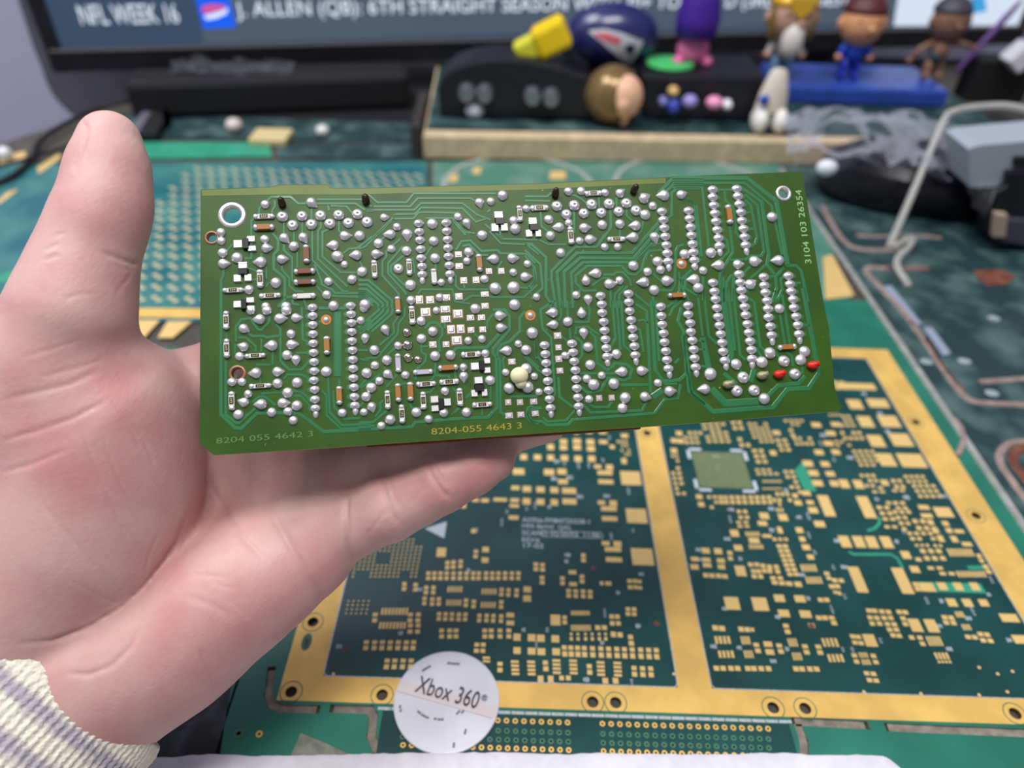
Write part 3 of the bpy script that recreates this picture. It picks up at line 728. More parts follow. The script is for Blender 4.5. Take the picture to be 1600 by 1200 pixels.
# white worn mat along the front edge
WHITE = mat('worn_white_foam', srgb(214, 212, 220), 0.85, 0, var=0.05, vscale=150, bump=0.8, bscale=500)
mt = MB()
xs = np.linspace(236, 1412, 150)
def mat_edge(x):
    b = 1181 - 4 * math.sin((x - 240) / 1180 * math.pi) + 3.0 * mnoise.noise(Vector((x * 0.013, 0.3, 0))) + 2.0 * mnoise.noise(Vector((x * 0.06, 1.3, 0)))
    if x > 1370: b += (x - 1370) ** 2 / 1764 * 22
    if x < 300: b += (300 - x) / 60 * 3
    return b
ZT = 0.004
top = [onz(x, mat_edge(x), ZT) for x in xs]
vs = []; fs = []
for p, x in zip(top, xs):
    j = mnoise.noise(Vector((x * .08, 5, 0))) * 0.0008
    vs += [Vector((p.x, p.y + 0.001 + j, 0.0002)), Vector((p.x, p.y + 0.0004, ZT * 0.8)), Vector((p.x, p.y - 0.0008, ZT)), Vector((p.x, p.y - 0.006, ZT + 0.0003)), Vector((p.x, 0.035, ZT)), Vector((p.x, 0.034, 0.0002))]
for i in range(len(top) - 1):
    for k in range(6):
        a = i * 6 + k; b = i * 6 + (k + 1) % 6
        fs.append((a, b, b + 6, a + 6))
fs += [tuple(range(6)), tuple(range((len(top) - 1) * 6, len(top) * 6))[::-1]]
mt.add(vs, fs)
fm = mt.build('foam_mat', WHITE, None, smooth='auto', label='worn white foam strip with a ragged edge along the bench front', cat='mat')
# ================================================================== the held circuit board
BTL = Vector((-86.51351351, -54.22702703, 198.0)); BTR = Vector((89.62921657, -65.39978, 218.65589098)); BBL = Vector((-82.03704985, 18.82817538, 186.60066668))
def c2w(v):                        # camera space millimetres (right, down, forward) -> world
    return CAMP + (_R * v[0] - _U * v[1] + _F * v[2]) * MM
_o = c2w(BTL); _bx = (c2w(BTR) - _o).normalized(); _by = -(c2w(BBL) - _o); _by = (_by - _bx * _by.dot(_bx)).normalized(); _bz = _bx.cross(_by)
BW = Matrix(((_bx.x, _by.x, _bz.x, _o.x), (_bx.y, _by.y, _bz.y, _o.y), (_bx.z, _by.z, _bz.z, _o.z), (0, 0, 0, 1)))
def bl(px, py, z=0.0):             # photograph pixel -> board coordinates
    r = ray(px, py); t = (_o - CAMP).dot(_bz) / r.dot(_bz)
    d = CAMP + r * t - _o
    return Vector((d.dot(_bx), d.dot(_by), z))
def bscale(px, py):
    return (bl(px + 1, py) - bl(px - 1, py)).length / 2
LAM = bpy.data.materials.new('board_laminate'); LAM.use_nodes = True
def _lam():
    nt = LAM.node_tree; b = nt.nodes['Principled BSDF']
    tc = nt.nodes.new('ShaderNodeTexCoord')
    n = nt.nodes.new('ShaderNodeTexNoise'); n.inputs['Scale'].default_value = 45; n.inputs['Detail'].default_value = 4
    nt.links.new(tc.outputs['Object'], n.inputs['Vector'])
    r = nt.nodes.new('ShaderNodeValToRGB'); e = r.color_ramp.elements
    e[0].position = .35; e[0].color = (*srgb(36, 70, 7), 1); e[1].position = .7; e[1].color = (*srgb(50, 86, 9), 1)
    nt.links.new(n.outputs['Fac'], r.inputs['Fac'])
    n2 = nt.nodes.new('ShaderNodeTexNoise'); n2.inputs['Scale'].default_value = 700; n2.inputs['Detail'].default_value = 2
    nt.links.new(tc.outputs['Object'], n2.inputs['Vector'])
    r2 = nt.nodes.new('ShaderNodeValToRGB'); r2.color_ramp.elements[0].position = .73; r2.color_ramp.elements[1].position = .80
    nt.links.new(n2.outputs['Fac'], r2.inputs['Fac'])
    mx = nt.nodes.new('ShaderNodeMix'); mx.data_type = 'RGBA'; mx.inputs['B'].default_value = (*srgb(150, 168, 120), 1)
    nt.links.new(r2.outputs['Color'], mx.inputs['Factor']); nt.links.new(r.outputs['Color'], mx.inputs['A'])
    nt.links.new(mx.outputs['Result'], b.inputs['Base Color'])
    b.inputs['Roughness'].default_value = 0.45; b.inputs['Specular IOR Level'].default_value = .3; b.inputs['Coat Weight'].default_value = 0.05; b.inputs['Coat Roughness'].default_value = .3
_lam()
EDGE = mat('board_edge_raw', srgb(168, 158, 76), 0.6, 0, var=.12, vscale=200)
RIM = mat('board_rim_olive', srgb(92, 108, 26), 0.45, 0, var=.08, vscale=80)
TRACE = mat('copper_trace_green', srgb(38, 106, 62), 0.36, 0, var=.06, vscale=60, coat=0.2)
SOLD = mat('solder', srgb(222, 218, 222), 0.34, 0.75, var=.04, vscale=400, bump=.12, bscale=1800)
SOLD2 = mat('solder_shiny', srgb(200, 190, 170), 0.15, 1.0)
PADC = mat('tinned_pad_rim', srgb(150, 110, 84), 0.4, 0.5)
board = link('circuit_board', None, None, BW, label='green populated circuit board held up in the hand, solder side facing out', cat='circuit board')
outline = [(313.5, 296), (422, 292), (436, 288.5), (511, 288), (517, 293.5), (560, 294), (840, 286.5), (1100, 274), (1253.5, 268), (1286, 468), (1295, 511), (1300, 562), (1304, 604), (1311, 627), (1317, 635), (1312, 642),
           (1100, 660), (1004, 667), (840, 677), (620, 692), (480, 702), (334, 711), (312, 693)]
bb = MB(); bb.prism([bl(x, y, -0.0016) for x, y in outline], (0, 0, 0.0016))
body = link('board_body', bb.mesh('board_body', LAM), board, local=True)
hc = MB()
holes = [(362.5, 336, 0.0026), (331, 371.5, 0.0014), (371, 583.5, 0.0016), (1224.5, 302, 0.0017)]
for x, y, r in holes: hc.lathe([(r, -0.004), (r, 0.004)], 24, bl(x, y))
def bcut(o, mb):
    cut = bpy.data.objects.new('cutter', mb.mesh('cutter', LAM)); col.objects.link(cut); cut.matrix_world = BW
    m = o.modifiers.new('cut', 'BOOLEAN'); m.object = cut; m.solver = 'EXACT'
    bpy.context.view_layer.update()
    me = bpy.data.meshes.new_from_object(o.evaluated_get(bpy.context.evaluated_depsgraph_get()))
    o.modifiers.clear(); o.data = me; bpy.data.objects.remove(cut)
bcut(body, hc)
body.data.materials.append(EDGE)
for p_ in body.data.polygons:
    if abs(p_.normal.z) < 0.5: p_.material_index = 1
# olive rim along the top where there is no copper behind the laminate
rim = MB(); rim.prism([bl(x, y, 0.0) for x, y in ((315, 297), (422, 293), (436, 289.5), (511, 289), (517, 294.5), (560, 295), (840, 287.5), (1040, 278), (1040, 286), (840, 296), (560, 304), (430, 304), (316, 306))], (0, 0, 0.00003))
link('bare_rim', rim.mesh('bare_rim', RIM), board, local=True)
for x, y, r in holes:
    m_ = MB(); m_.lathe([(r * 0.94, -0.0017), (r * 0.94, 0.00012), (r * 1.15, 0.0003), (r * 1.42, 0.00012), (r * 1.46, 0), (r * 1.2, -0.0017), (r * 0.94, -0.0017)], 24, bl(x, y))
    link('plated_hole', m_.mesh('plated_hole', SOLD if r > 0.002 or x > 1000 else PADC, True), board, local=True)

CR = {'A': (300, 270), 'B': (560, 270), 'C': (820, 270), 'D': (1050, 260), 'E': (300, 480), 'F': (560, 480), 'G': (820, 470), 'H': (1050, 450)}
def cp_(k, x, y): return CR[k][0] + x * .175, CR[k][1] + y * .175
# ---- copper traces (crop letter, width in crop units, polyline)
TR = '''
A 24 600,400 600,320 710,215 880,215 950,275 1460,275 1560,340 1620,340
A 22 1115,238 1510,238 1570,290 1620,300
A 24 600,375 530,430 530,765 470,765
A 22 740,250 740,300 715,340 715,380
A 20 820,430 820,540
A 20 910,520 910,620
A 20 985,440 985,540
A 22 1068,320 1068,420
A 24 1312,430 1312,520 1350,545
A 24 1075,510 1075,780 1350,1060 1400,1062
A 24 1150,430 1150,490 1125,520 1125,770 1390,1020
A 24 1230,500 1165,530 1165,750 1330,890 1470,890
A 30 720,540 770,600 770,690 730,730 730,860 830,940 830,1130 770,1200
A 24 820,640 820,690 895,760 895,960 930,985
A 20 940,710 940,850
A 22 805,830 805,870 870,940 870,1010 920,1055 1000,1060
A 30 280,860 280,920 260,960 260,1200
A 22 620,720 620,760
A 20 665,840 665,950
A 22 360,640 310,700
A 24 1095,820 1150,950 1160,1000 1250,1040 1280,1075 1560,1075 1600,1110
A 22 1110,1010 1170,1075
A 24 1250,1100 1540,1110 1620,1160
A 24 1215,290 1225,340
A 22 1240,295 1380,300 1440,370
A 22 1350,720 1400,680 1480,670 1610,570
A 22 1500,790 1520,840
A 22 500,850 560,870 600,900
A 22 1000,1130 1020,1200
A 24 830,1110 920,1110
A 24 900,1130 900,1170 960,1180
A 22 540,955 590,955
A 22 690,980 660,1020
B 22 90,195 170,265 430,265 495,185 1230,185
B 22 120,300 465,300 530,228 1000,228 1040,250
B 22 60,335 130,332 500,332 560,272 930,272 1060,375 1180,420
B 22 330,370 505,368 560,312 930,318 1050,440 1140,410
B 22 290,430 60,660 0,680
B 22 320,410 490,410 540,355 620,352 900,360
B 22 310,400 120,590
B 22 600,405 840,405 950,530 1040,540
B 22 1170,520 1270,630 1500,640 1610,730
B 22 1130,460 1290,590 1600,600
B 24 870,690 920,612 1000,605 1100,700 1240,690 1270,720 1500,725 1580,810
B 22 930,655 990,642 1080,735 1160,735
B 24 375,590 250,700 250,750 215,790 215,920 360,1080 360,1110
B 24 400,655 265,810 265,900 410,1060 430,1090
B 24 410,735 290,835 290,890 420,1010
B 26 0,960 90,960 300,1140 300,1210
B 26 0,1000 80,1000 260,1160 260,1210
B 26 0,1038 75,1040 220,1170 220,1210
B 26 0,1076 62,1076 180,1180 180,1210
B 26 0,1112 50,1112 130,1190
B 22 530,1085 560,1042 840,1042 860,1150 1000,1170
B 22 870,910 870,1010 900,1042 1160,1042
B 22 1440,1025 1540,1030 1580,960 1560,850
B 20 660,650 600,740
B 20 690,800 690,860
B 22 1240,860 1280,790
B 22 940,990 950,1040
B 22 1170,1110 1480,1110 1600,1000
B 22 930,1150 1010,1100 1100,1100
B 22 850,430 880,470 960,560
B 22 1180,330 1150,350
B 20 250,560 200,600
B 22 480,760 500,850 500,900
B 22 1280,490 1260,560 1290,580
C 30 1600,62 1310,62 1190,190
C 24 1600,100 1335,100 1255,175
C 24 1560,140 1355,140 1312,180 1312,380 1270,410
C 22 1440,225 1530,290 1580,740 1555,800
C 26 765,330 770,490 640,662 450,662 240,880 240,960 280,1210
C 28 1200,440 960,715 470,715 288,890 320,1210
C 28 1200,500 975,765 500,760 352,885 362,1210
C 26 1210,560 985,800 520,800 415,900 430,1210
C 24 860,832 560,832 455,920 455,985 525,1055 640,1050
C 24 1230,690 1105,700 1065,790 1050,860 990,910 930,905 860,832
C 22 1225,625 1120,660 1000,790
C 22 700,910 790,910 815,890 880,890 940,960 950,1010
C 22 600,1010 690,940 760,940
C 22 880,1010 805,1085 805,1210
C 22 920,1010 845,1090 838,1210
C 22 765,1040 772,1210
C 22 910,320 910,385 960,430
C 30 0,635 60,640 190,755 190,1100 230,1160 225,1210
C 26 0,690 140,820 160,1030 60,1130
C 24 0,740 90,850 100,960 30,1030
C 20 850,500 850,570
C 22 440,330 440,540
C 22 0,212 200,212 235,180
C 22 0,248 225,252
C 22 130,600 210,640 370,640
C 24 1420,640 1370,660 1350,700 1340,1000 1310,1050 1200,1050
C 24 1490,870 1390,960 1380,1060 1330,1180
C 22 1140,900 1230,980
C 22 980,1080 1120,1200
C 24 1440,940 1430,1030 1560,1110
C 22 660,220 665,310
C 22 820,220 820,310
C 22 140,350 150,480 250,560
C 20 380,200 440,200 500,230 560,280
C 20 1060,430 1040,520 1000,570
C 22 500,1040 480,1090
C 22 1145,1090 1145,1200
D 38 0,105 670,105 935,315 1035,885
D 24 0,150 650,150 890,352 905,420
D 22 0,190 270,190 330,720
D 30 640,205 805,320 865,790 850,880 915,965
D 22 920,490 985,790
D 24 650,250 765,350 822,760 800,800 700,800 650,840
D 24 650,300 705,350 760,640 745,690 690,720
D 22 400,210 540,210
D 22 470,215 480,310 545,360 575,600 610,640
D 22 450,650 490,655 510,760 420,850
D 24 515,520 545,770 430,960 430,1210
D 22 130,290 205,335 230,760 260,820
D 26 640,945 550,1000 545,1210
D 22 700,895 630,965 530,975 490,1040 490,1210
D 22 460,985 462,1210
D 22 830,885 745,965 700,1000
D 26 1000,905 925,985 935,1090 895,1210
D 26 1020,885 1110,888 1155,935 1215,1215
D 22 1050,935 970,1010 985,1100 940,1210
D 22 640,560 730,560
D 22 640,490 700,490
D 22 1060,1042 1150,1042
D 20 660,420 700,410
D 22 520,840 640,830
D 22 280,980 280,1200
D 22 60,940 90,1080 150,1200
D 22 850,985 910,985
E 30 260,0 260,960 385,1080 440,1085 580,950 950,945 1180,1115 1600,1092
E 26 302,480 302,960 385,1030 420,1035 570,900
E 24 395,310 390,180 440,110 520,100 590,200 620,205 690,130 690,80
E 22 410,272 480,272 570,350 568,400
E 24 500,230 540,260 640,257 670,272 740,257 790,260
E 24 750,150 790,200 790,480 870,560 980,557 1040,490
E 20 620,280 620,400
E 20 720,390 720,520
E 20 570,515 700,515
E 20 610,620 610,680
E 22 620,770 820,760
E 22 820,640 855,602 980,605 1060,650
E 22 900,752 970,752 1060,830
E 22 870,820 905,792 970,795 1060,890
E 22 540,850 600,800 650,800 750,880
E 24 980,0 990,290 1050,320
E 24 930,410 1040,410
E 66 1300,40 1300,620
E 24 1315,640 1318,700
E 24 1215,620 1230,940 1340,1055 1600,1045
E 22 1160,750 1200,785 1205,970 1330,1085 1600,1075
E 22 1265,740 1270,890 1360,1000 1500,992
E 22 1500,210 1600,110
E 22 1500,240 1610,150
E 24 1480,385 1570,385
E 24 1490,470 1580,470
E 20 310,230 310,290
E 20 385,320 385,420
E 22 1490,720 1560,640
E 22 1500,890 1530,850
E 30 1130,10 1400,10
E 22 400,600 380,660
F 28 1200,25 1310,25 1350,85 1350,200 1205,375 1205,420 1232,445 1240,900 1160,985 830,1000 510,1030 480,1070 0,1095
F 26 1490,40 1442,95 1440,220 1350,310 1280,332 1245,390 1243,440 1265,480 1270,940 1315,970
F 28 820,430 880,365 1150,360 1260,240
F 22 560,320 565,400 605,430 600,480 520,560 510,650
F 26 590,190 640,140 700,140 750,190 750,250 722,290 725,400
F 22 570,350 640,350
F 22 690,490 680,610 650,655
F 22 690,612 810,612 810,640
F 22 415,0 410,80 360,150 350,240 170,450 60,460
F 22 360,80 312,150 320,230 190,340
F 26 310,0 300,60 120,220
F 26 270,0 260,50 80,210
F 26 230,0 220,40 20,220
F 26 190,0 180,30 0,185
F 22 330,365 260,425
F 22 350,600 250,720
F 22 0,1030 130,1030 260,920
F 22 0,1062 150,1060
F 22 150,980 200,910 195,860 222,830
F 22 460,850 470,890 510,920
F 22 960,815 1000,770
F 22 850,950 910,890
F 20 1105,900 1105,970
F 22 1580,290 1590,460
F 22 1500,440 1610,540
F 22 1310,440 1290,480 1300,550
F 22 1350,800 1610,792
F 26 1610,1042 1530,1012 1505,960 1515,905 1560,882
F 22 1205,60 1150,130 1150,200
F 22 770,130 775,190
F 22 1010,210 1080,280
F 22 860,560 870,640
F 22 380,690 430,680
F 20 0,470 40,480
F 22 200,600 20,720
F 22 840,720 880,760
F 22 690,700 640,760 600,760
F 22 1180,690 1180,830
G 24 270,0 140,80 160,250 235,330 245,480 270,830 245,870
G 22 330,0 322,140 300,180
G 22 380,0 385,150
G 22 400,240 410,340
G 24 440,190 570,190 582,100 570,40
G 20 330,320 390,370
G 22 450,330 460,240 560,232 640,290 670,300
G 22 450,300 460,330 512,375 512,490 470,540
G 26 580,272 630,330 650,560 740,622 810,560 910,570 960,612 940,690 890,710 740,692 680,800 560,822 500,770
G 24 780,0 812,340 770,410
G 24 820,0 855,440
G 24 862,0 885,400 950,460
G 26 990,30 1090,95 1125,820
G 28 1130,0 1165,620 1240,720 1380,710 1445,650 1420,280 1370,180 1400,60
G 24 1170,0 1200,540
G 26 850,755 1100,750
G 22 490,650 820,650
G 24 300,680 312,860 430,950
G 24 520,930 590,1000 1050,980 1090,900
G 22 530,890 620,950 750,950 780,900
G 26 150,960 50,960 25,1010 60,1080 160,1080 200,1112 390,1106 430,1062 590,1050 1160,1005 1250,885 1370,870 1392,745
G 22 160,1040 200,1080 370,1070 450,980
G 22 1100,200 1060,170 1010,180
G 28 1460,640 1490,830 1610,925
G 22 1240,742 1360,742
G 56 1140,860 1230,800
G 20 0,500 120,620 150,640
G 22 100,340 100,480 150,540
G 22 1270,60 1320,20 1340,0
G 22 1290,140 1330,60 1400,0
G 22 1340,560 1380,520
G 22 960,240 1030,260 1060,460
H 36 1170,0 1312,760 1220,895 1030,905 900,1065 370,1105 160,920 130,640 100,420
H 60 350,900 480,1030 770,1012
H 34 840,980 950,872 1130,852 1190,790
H 22 230,50 275,430
H 24 280,0 330,430 400,500
H 46 450,0 530,600 510,640
H 24 500,0 562,560
H 24 545,0 610,600 655,645
H 24 680,90 735,130 790,530 850,570
H 22 965,230 1010,510
H 24 920,20 940,130
H 24 985,60 1065,560
H 22 1020,575 1070,605 1082,700
H 22 1160,690 1170,750 1090,830
H 22 920,580 980,640
H 22 600,700 620,750
H 44 735,720 700,840
H 36 460,760 575,860
H 22 230,470 290,480
H 22 240,550 290,550
H 46 275,440 335,740
H 26 1150,332 1225,332
H 22 770,560 800,620
H 22 240,700 300,700
'''
tm = MB()
for ln in TR.strip().splitlines():
    a = ln.split(); k = a[0]; w = float(a[1]) * .175
    pts = [cp_(k, *map(float, t.split(','))) for t in a[2:]]
    P = [bl(x, y, 0.0) for x, y in pts]
    s = bscale(*pts[0])
    ribbon(tm, P, w * s * 1.12, 0.00010, (0, 0, 1))
link('copper_traces', tm.mesh('copper_traces', TRACE), board, local=True, kind='stuff')

# ---- solder joints.  crop: x,y,r[,tail angle in degrees]; p = straight pin in the middle
J = {
'A': '655,285,42 810,395,52,p 985,390,50,p 1150,385,50,p 1312,380,50,p 1480,372,50,p 900,472,50,p 1068,465,50,p 1232,458,50,p 1398,450,50,p 1565,442,50,p 1068,270,52,40 825,585,50,50 995,580,50,60 912,660,48 650,595,42 665,675,48,0 275,718,45 280,815,52,0 405,762,52 615,800,56,180 805,775,50,0 750,985,50 510,1045,45 1220,972,40 1430,955,45 1520,885,48 1205,1092,42 1365,565,50,0 1498,565,48 1265,650,52,180 1300,750,55 1362,820,35 1470,738,52,180 260,535,42 262,610,40 660,1195,40 840,1195,45 1075,1185,48,p 1265,1190,48 1418,1180,48 1545,1180,50',
'B': '10,370,40 230,400,40,0 345,485,38 285,553,52,180 435,550,52,90 15,560,45 180,632,46 160,730,52,0 295,682,38 5,740,35 430,700,45 358,858,45,p 465,1005,50 35,888,48 660,458,48 672,612,44 685,765,46 890,395,38 968,452,48,70 1105,560,45 1082,268,45,80 1182,258,38 1288,205,46 985,710,45 970,790,36 1210,772,50,180 1375,765,50,0 1510,815,36 1383,890,36 1490,932,50,0 1222,1035,55 1385,1027,55 1125,950,38 1395,1180,50 1590,1110,35 740,980,35 1385,430,42 1400,505,48 1498,322,35 45,1180,45 470,1140,42 725,1115,38',
'C': '285,300,48,p 440,295,48,p 595,285,48,p 750,280,48,p 905,275,48,p 370,375,46,p 525,365,46,p 680,360,46,p 835,350,46,p 990,340,48,p 388,170,40 503,165,38 715,180,36 850,185,45,-35 1060,230,52,-25 1072,378,46 1140,298,38 1240,205,52,180 1395,198,46,-15 213,418,42 393,450,36 305,488,48,180 530,495,50,0 690,468,44 847,460,42 988,475,50,180 228,565,44 487,610,36 580,598,50,0 965,580,52,180 712,665,36 828,663,36 1155,578,48,80 320,717,43 25,815,38 967,832,45 1183,795,45 1210,868,38 1095,885,38 635,900,52,180 545,968,46,-90 755,995,52,0 845,963,38 1060,980,52,180 1265,968,52,0 1152,1050,46 1510,955,52,180 1545,1030,46 1590,875,38 120,1110,44 458,1093,37 563,1130,45,90 1425,730,45 1515,838,30',
'D': '345,775,46 285,935,46 415,885,52,180 585,878,46,0 735,850,52,0 945,843,52,180 890,455,44 697,1055,50,-30',
'E': '670,30,45 845,30,48 525,30,42 605,110,52,180 785,105,55,0 930,97,48,0 462,193,48,30 885,240,42 463,355,48,200 715,345,55,180 890,335,52,0 425,440,40 850,430,46 930,468,46,90 572,590,55,180 765,577,50,0 358,670,42 447,668,38 503,775,38 765,683,46 940,675,48 855,765,48 1200,577,48 465,850,48,200 620,868,55,180 812,858,52,0 938,880,48 415,960,46 712,940,44 858,932,42 905,1012,40 1342,945,40 1270,15,45 1548,275,45,100 1508,120,38 1535,5,40 1560,590,48 1555,800,45 1535,938,35',
'F': '50,10,40 30,120,42 240,200,48,70 62,272,48,90 143,385,46 355,345,38 255,475,46 148,520,38 75,590,48 262,598,46,45 188,660,38 420,607,38 115,720,46 75,805,46 120,890,46,80 285,1005,46 205,1060,38 517,940,45 628,1000,38 560,125,43 665,218,44 563,283,44 823,430,46 685,438,46 980,300,36 1103,285,36 1043,15,45 1260,78,50,0 1270,185,48,0 1552,232,52 1427,328,34 1497,383,46 1325,390,50,180 1133,413,37 937,537,36 940,620,46,90 1175,655,44 1315,583,34 1497,552,50 1345,725,50 1510,715,52 1570,618,34 773,750,38 763,945,40 965,940,44 1400,0,45 695,30,34',
'G': '250,108,50,180 255,215,48,180 383,188,45 507,115,46,-90 523,285,46,90 360,490,36 563,415,45 583,573,45 553,697,38 613,750,50 685,668,36 793,742,48 868,635,50,180 1042,627,50,0 817,478,44 895,868,50 870,960,44 573,880,37 1070,858,48,20 1187,735,36 1290,810,50,0 90,675,36 125,815,34',
'H': '955,187,42 340,770,55 290,905,52,180 570,683,48 632,800,50,p 575,920,50,p 870,583,50 800,665,50 995,655,50,p 730,915,50,p 820,990,48 1145,645,48 1180,570,48 1092,770,50,p'}
def lathe_mesh(name, prof, m, n=14, tail=0.0):
    mb = MB(); mb.lathe(prof, n)
    if tail:
        vs = []
        for (x, y, z) in mb.v:
            k = max(0, x) ** 2
            vs.append((x * (1 + tail * k), y * (1 - 0.55 * k * (1 if tail > .2 else .5)), z * (1 - 0.25 * k)))
        mb.v = vs
    return mb.mesh(name, m, True)
DOME = [(1.0, 0.0), (0.98, 0.16), (0.88, 0.40), (0.66, 0.62), (0.36, 0.76), (0.0, 0.82)]
PIN = [(1.0, 0.0), (0.99, 0.2), (0.91, 0.42), (0.68, 0.60), (0.42, 0.70), (0.30, 0.86), (0.16, 0.92), (0.0, 0.90)]
HOLLOW = [(1.0, 0.0), (0.98, 0.16), (0.88, 0.40), (0.66, 0.60), (0.38, 0.70), (0.20, 0.69), (0.13, 0.45), (0.0, 0.43)]
me_dome = lathe_mesh('solder_joint', DOME, SOLD); me_pin = lathe_mesh('pin_joint', HOLLOW, SOLD); me_tail = lathe_mesh('clinched_joint', DOME, SOLD, 16, 0.45); me_dip = lathe_mesh('chip_leg_joint', PIN, SOLD)
me_via = lathe_mesh('via_joint', DOME, SOLD)
placed = []
def free(x, y, d):
    for a, b in placed:
        if abs(a - x) < d and abs(b - y) < d: return False
    placed.append((x, y)); return True
def put(name, me, x, y, rx, ry, h, rot=0.0, z=0.0):
    s = bscale(x, y)
    M = Matrix.Translation(bl(x, y, z)) @ Matrix.Rotation(rot, 4, 'Z') @ Matrix.Diagonal((rx * s, ry * s, h * s, 1))
    return link(name, me, board, M, local=True)
# chip legs in rows: crop, list of points, last one has a drawn out tail
DIPS = [('B', '540,455 545,530 550,605 557,685 560,765 568,840 570,912'), ('B', '785,450 790,525 797,600 800,675 805,750 812,830 818,908'),
        ('C', '1222,350 1235,425 1243,497 1252,573 1262,650 1270,722 1278,795'), ('C', '1460,343 1468,415 1478,490 1485,563 1495,640 1503,713 1510,785'),
        ('D', '360,212 360,280 370,353 380,425 390,497 400,572 412,645 420,715'), ('D', '575,205 585,272 598,343 612,415 620,490 635,562 645,635 655,708'),
        ('E', '1078,5 1080,80 1080,160 1083,242 1085,325 1088,408 1092,490 1093,572 1090,655 1097,738 1100,825 1103,905'),
        ('E', '1418,-10 1422,65 1425,142 1428,222 1430,305 1435,387 1437,470 1440,550 1442,635 1447,717 1450,802 1455,880'),
        ('G', '175,398 182,478 190,558 195,638 205,718 213,800 220,880 228,960'), ('G', '420,383 430,462 440,543 450,622 457,702 463,783 473,865 480,945'),
        ('G', '675,-42 685,35 690,110 703,190 710,268 718,347 727,425 733,500'), ('G', '925,-60 928,15 935,95 948,175 957,252 965,330 977,408 985,488'),
        ('G', '1213,55 1217,138 1225,215 1237,293 1245,372 1257,452 1267,530 1280,608'), ('G', '1455,45 1457,125 1475,202 1480,280 1493,357 1505,437 1513,515 1522,595'),
        ('H', '362,-45 375,35 385,105 398,182 408,260 422,337 432,415 445,492 453,570 468,650'), ('H', '595,-120 605,-45 615,25 630,98 645,172 655,245 670,325 683,402 693,478 705,555 710,635'),
        ('H', '815,-95 820,-18 830,45 845,118 852,190 858,265 875,345 885,425'), ('H', '1035,-105 1050,-30 1060,35 1078,105 1085,180 1105,258 1120,335 1130,415')]
ovals = MB()
chips = []
for k, pts in DIPS:
    P = [cp_(k, *map(float, t.split(','))) for t in pts.split()]
    chips.append(P)
    ang = math.atan2(P[0][1] - P[-1][1], P[-1][0] - P[0][0])
    for i, (x, y) in enumerate(P):
        if not free(x, y, 5): continue
        put('chip_leg_joint', me_dip, x, y, 8.3, 6.7, 7.4)
        ovals.lathe([(1, 0), (1, 0.00004), (0.9, 0.00006), (0, 0.00006)], 12, bl(x + (4 if k in 'DH' else -4 if k == 'E' else 0), y), sx=8.6 * bscale(x, y), sy=5.2 * bscale(x, y))
        if i == len(P) - 1:
            put('chip_leg_joint', me_dome, x + (P[-1][0] - P[-2][0]) * .8, y + 8.0, 4.7, 8.0, 4.6)
link('oval_mask_pads', ovals.mesh('oval_mask_pads', TRACE), board, local=True, kind='stuff')
cnt = 0
for k, s_ in J.items():
    for t in s_.split():
        a = t.split(','); x, y = cp_(k, float(a[0]), float(a[1])); r = float(a[2]) * .175 * 1.07
        if not free(x, y, 5.2): continue
        rot = random.uniform(0, 6.28); me = me_dome; nm = 'solder_joint'; h = r * random.uniform(.85, 1.05)
        if len(a) > 3:
            if a[3] == 'p': me = me_pin; nm = 'pin_joint'; rot = 0
            else: me = me_tail; nm = 'clinched_joint'; rot = -math.radians(float(a[3])); r *= 0.92
        put(nm, me, x, y, r, r * random.uniform(.94, 1.02), h, rot)
# bare vias with a copper ring
ringm = MB(); ringm.lathe([(1.0, 0), (0.95, 0.06), (0.55, 0.06), (0.5, 0), (1.0, 0)], 20)
RINGCU = mat('copper_ring', srgb(170, 110, 50), .45, .4); rme = ringm.mesh('copper_ring', RINGCU)
for k, x, y in (('E', 1198, 112), ('F', 1535, 72), ('C', 1398, 812)):
    X, Y = cp_(k, x, y); put('copper_ring', rme, X, Y, 8.6, 8.6, 8); put('via_joint', me_via, X, Y, 5, 5, 4.5)
for k, x, y, r in (('F', 440, 338, 48), ('F', 435, 225, 44), ('F', 445, 450, 46), ('F', 533, 468, 38)):
    X, Y = cp_(k, x, y); o = put('shiny_joint', lathe_mesh('shiny_joint', DOME, SOLD2), X, Y, r * .175, r * .175, r * .15)

# ---- flat solder pads
SQ = {'B': '893,730,55,50 900,835,60,50 1165,880,50,50 1275,878,50,50 940,962,55,55 1050,958,55,55 897,1105,60,55 1128,1085,65,45 1130,1190,60,50 545,1135,60,72 640,1135,65,65 785,1115,60,55',
      'F': '600,45,82,72 775,20,80,58 888,60,80,72 780,108,80,58 1000,95,60,50 1098,93,60,50 828,200,65,75 913,195,65,75 1005,205,55,50 1110,200,55,50 878,298,85,75 783,332,55,50 665,335,60,55 1370,487,60,50 1337,850,50,50 1443,850,50,50 1565,840,60,45 1345,968,65,50 1450,960,60,50 1575,950,55,50',
      'G': '292,312,60,55 300,418,50,50 302,520,55,55 313,625,55,50 78,900,60,50 92,1007,60,50 663,870,50,50 775,867,50,50'}
sqm = MB(); sqm.box((0, 0, 0.3), 2, 2, 0.6, taper=0.93); sqm.box((0, 0, 0.75), 1.7, 1.7, 0.5, taper=0.55)
sqmesh = sqm.mesh('solder_pad', SOLD)
rimm = MB(); rimm.box((0, 0, 0.5), 2.35, 2.35, 1.0); rimme = rimm.mesh('pad_rim', PADC)
for k, s_ in SQ.items():
    for t in s_.split():
        a = list(map(float, t.split(','))); x, y = cp_(k, a[0], a[1])
        o = put('solder_pad', sqmesh, x, y, a[2] * .0875, a[3] * .0875, 2.6)
        s = bscale(x, y)
        link('pad_rim', rimme, o, Matrix.Diagonal((1, 1, 0.06, 1)), local=True)

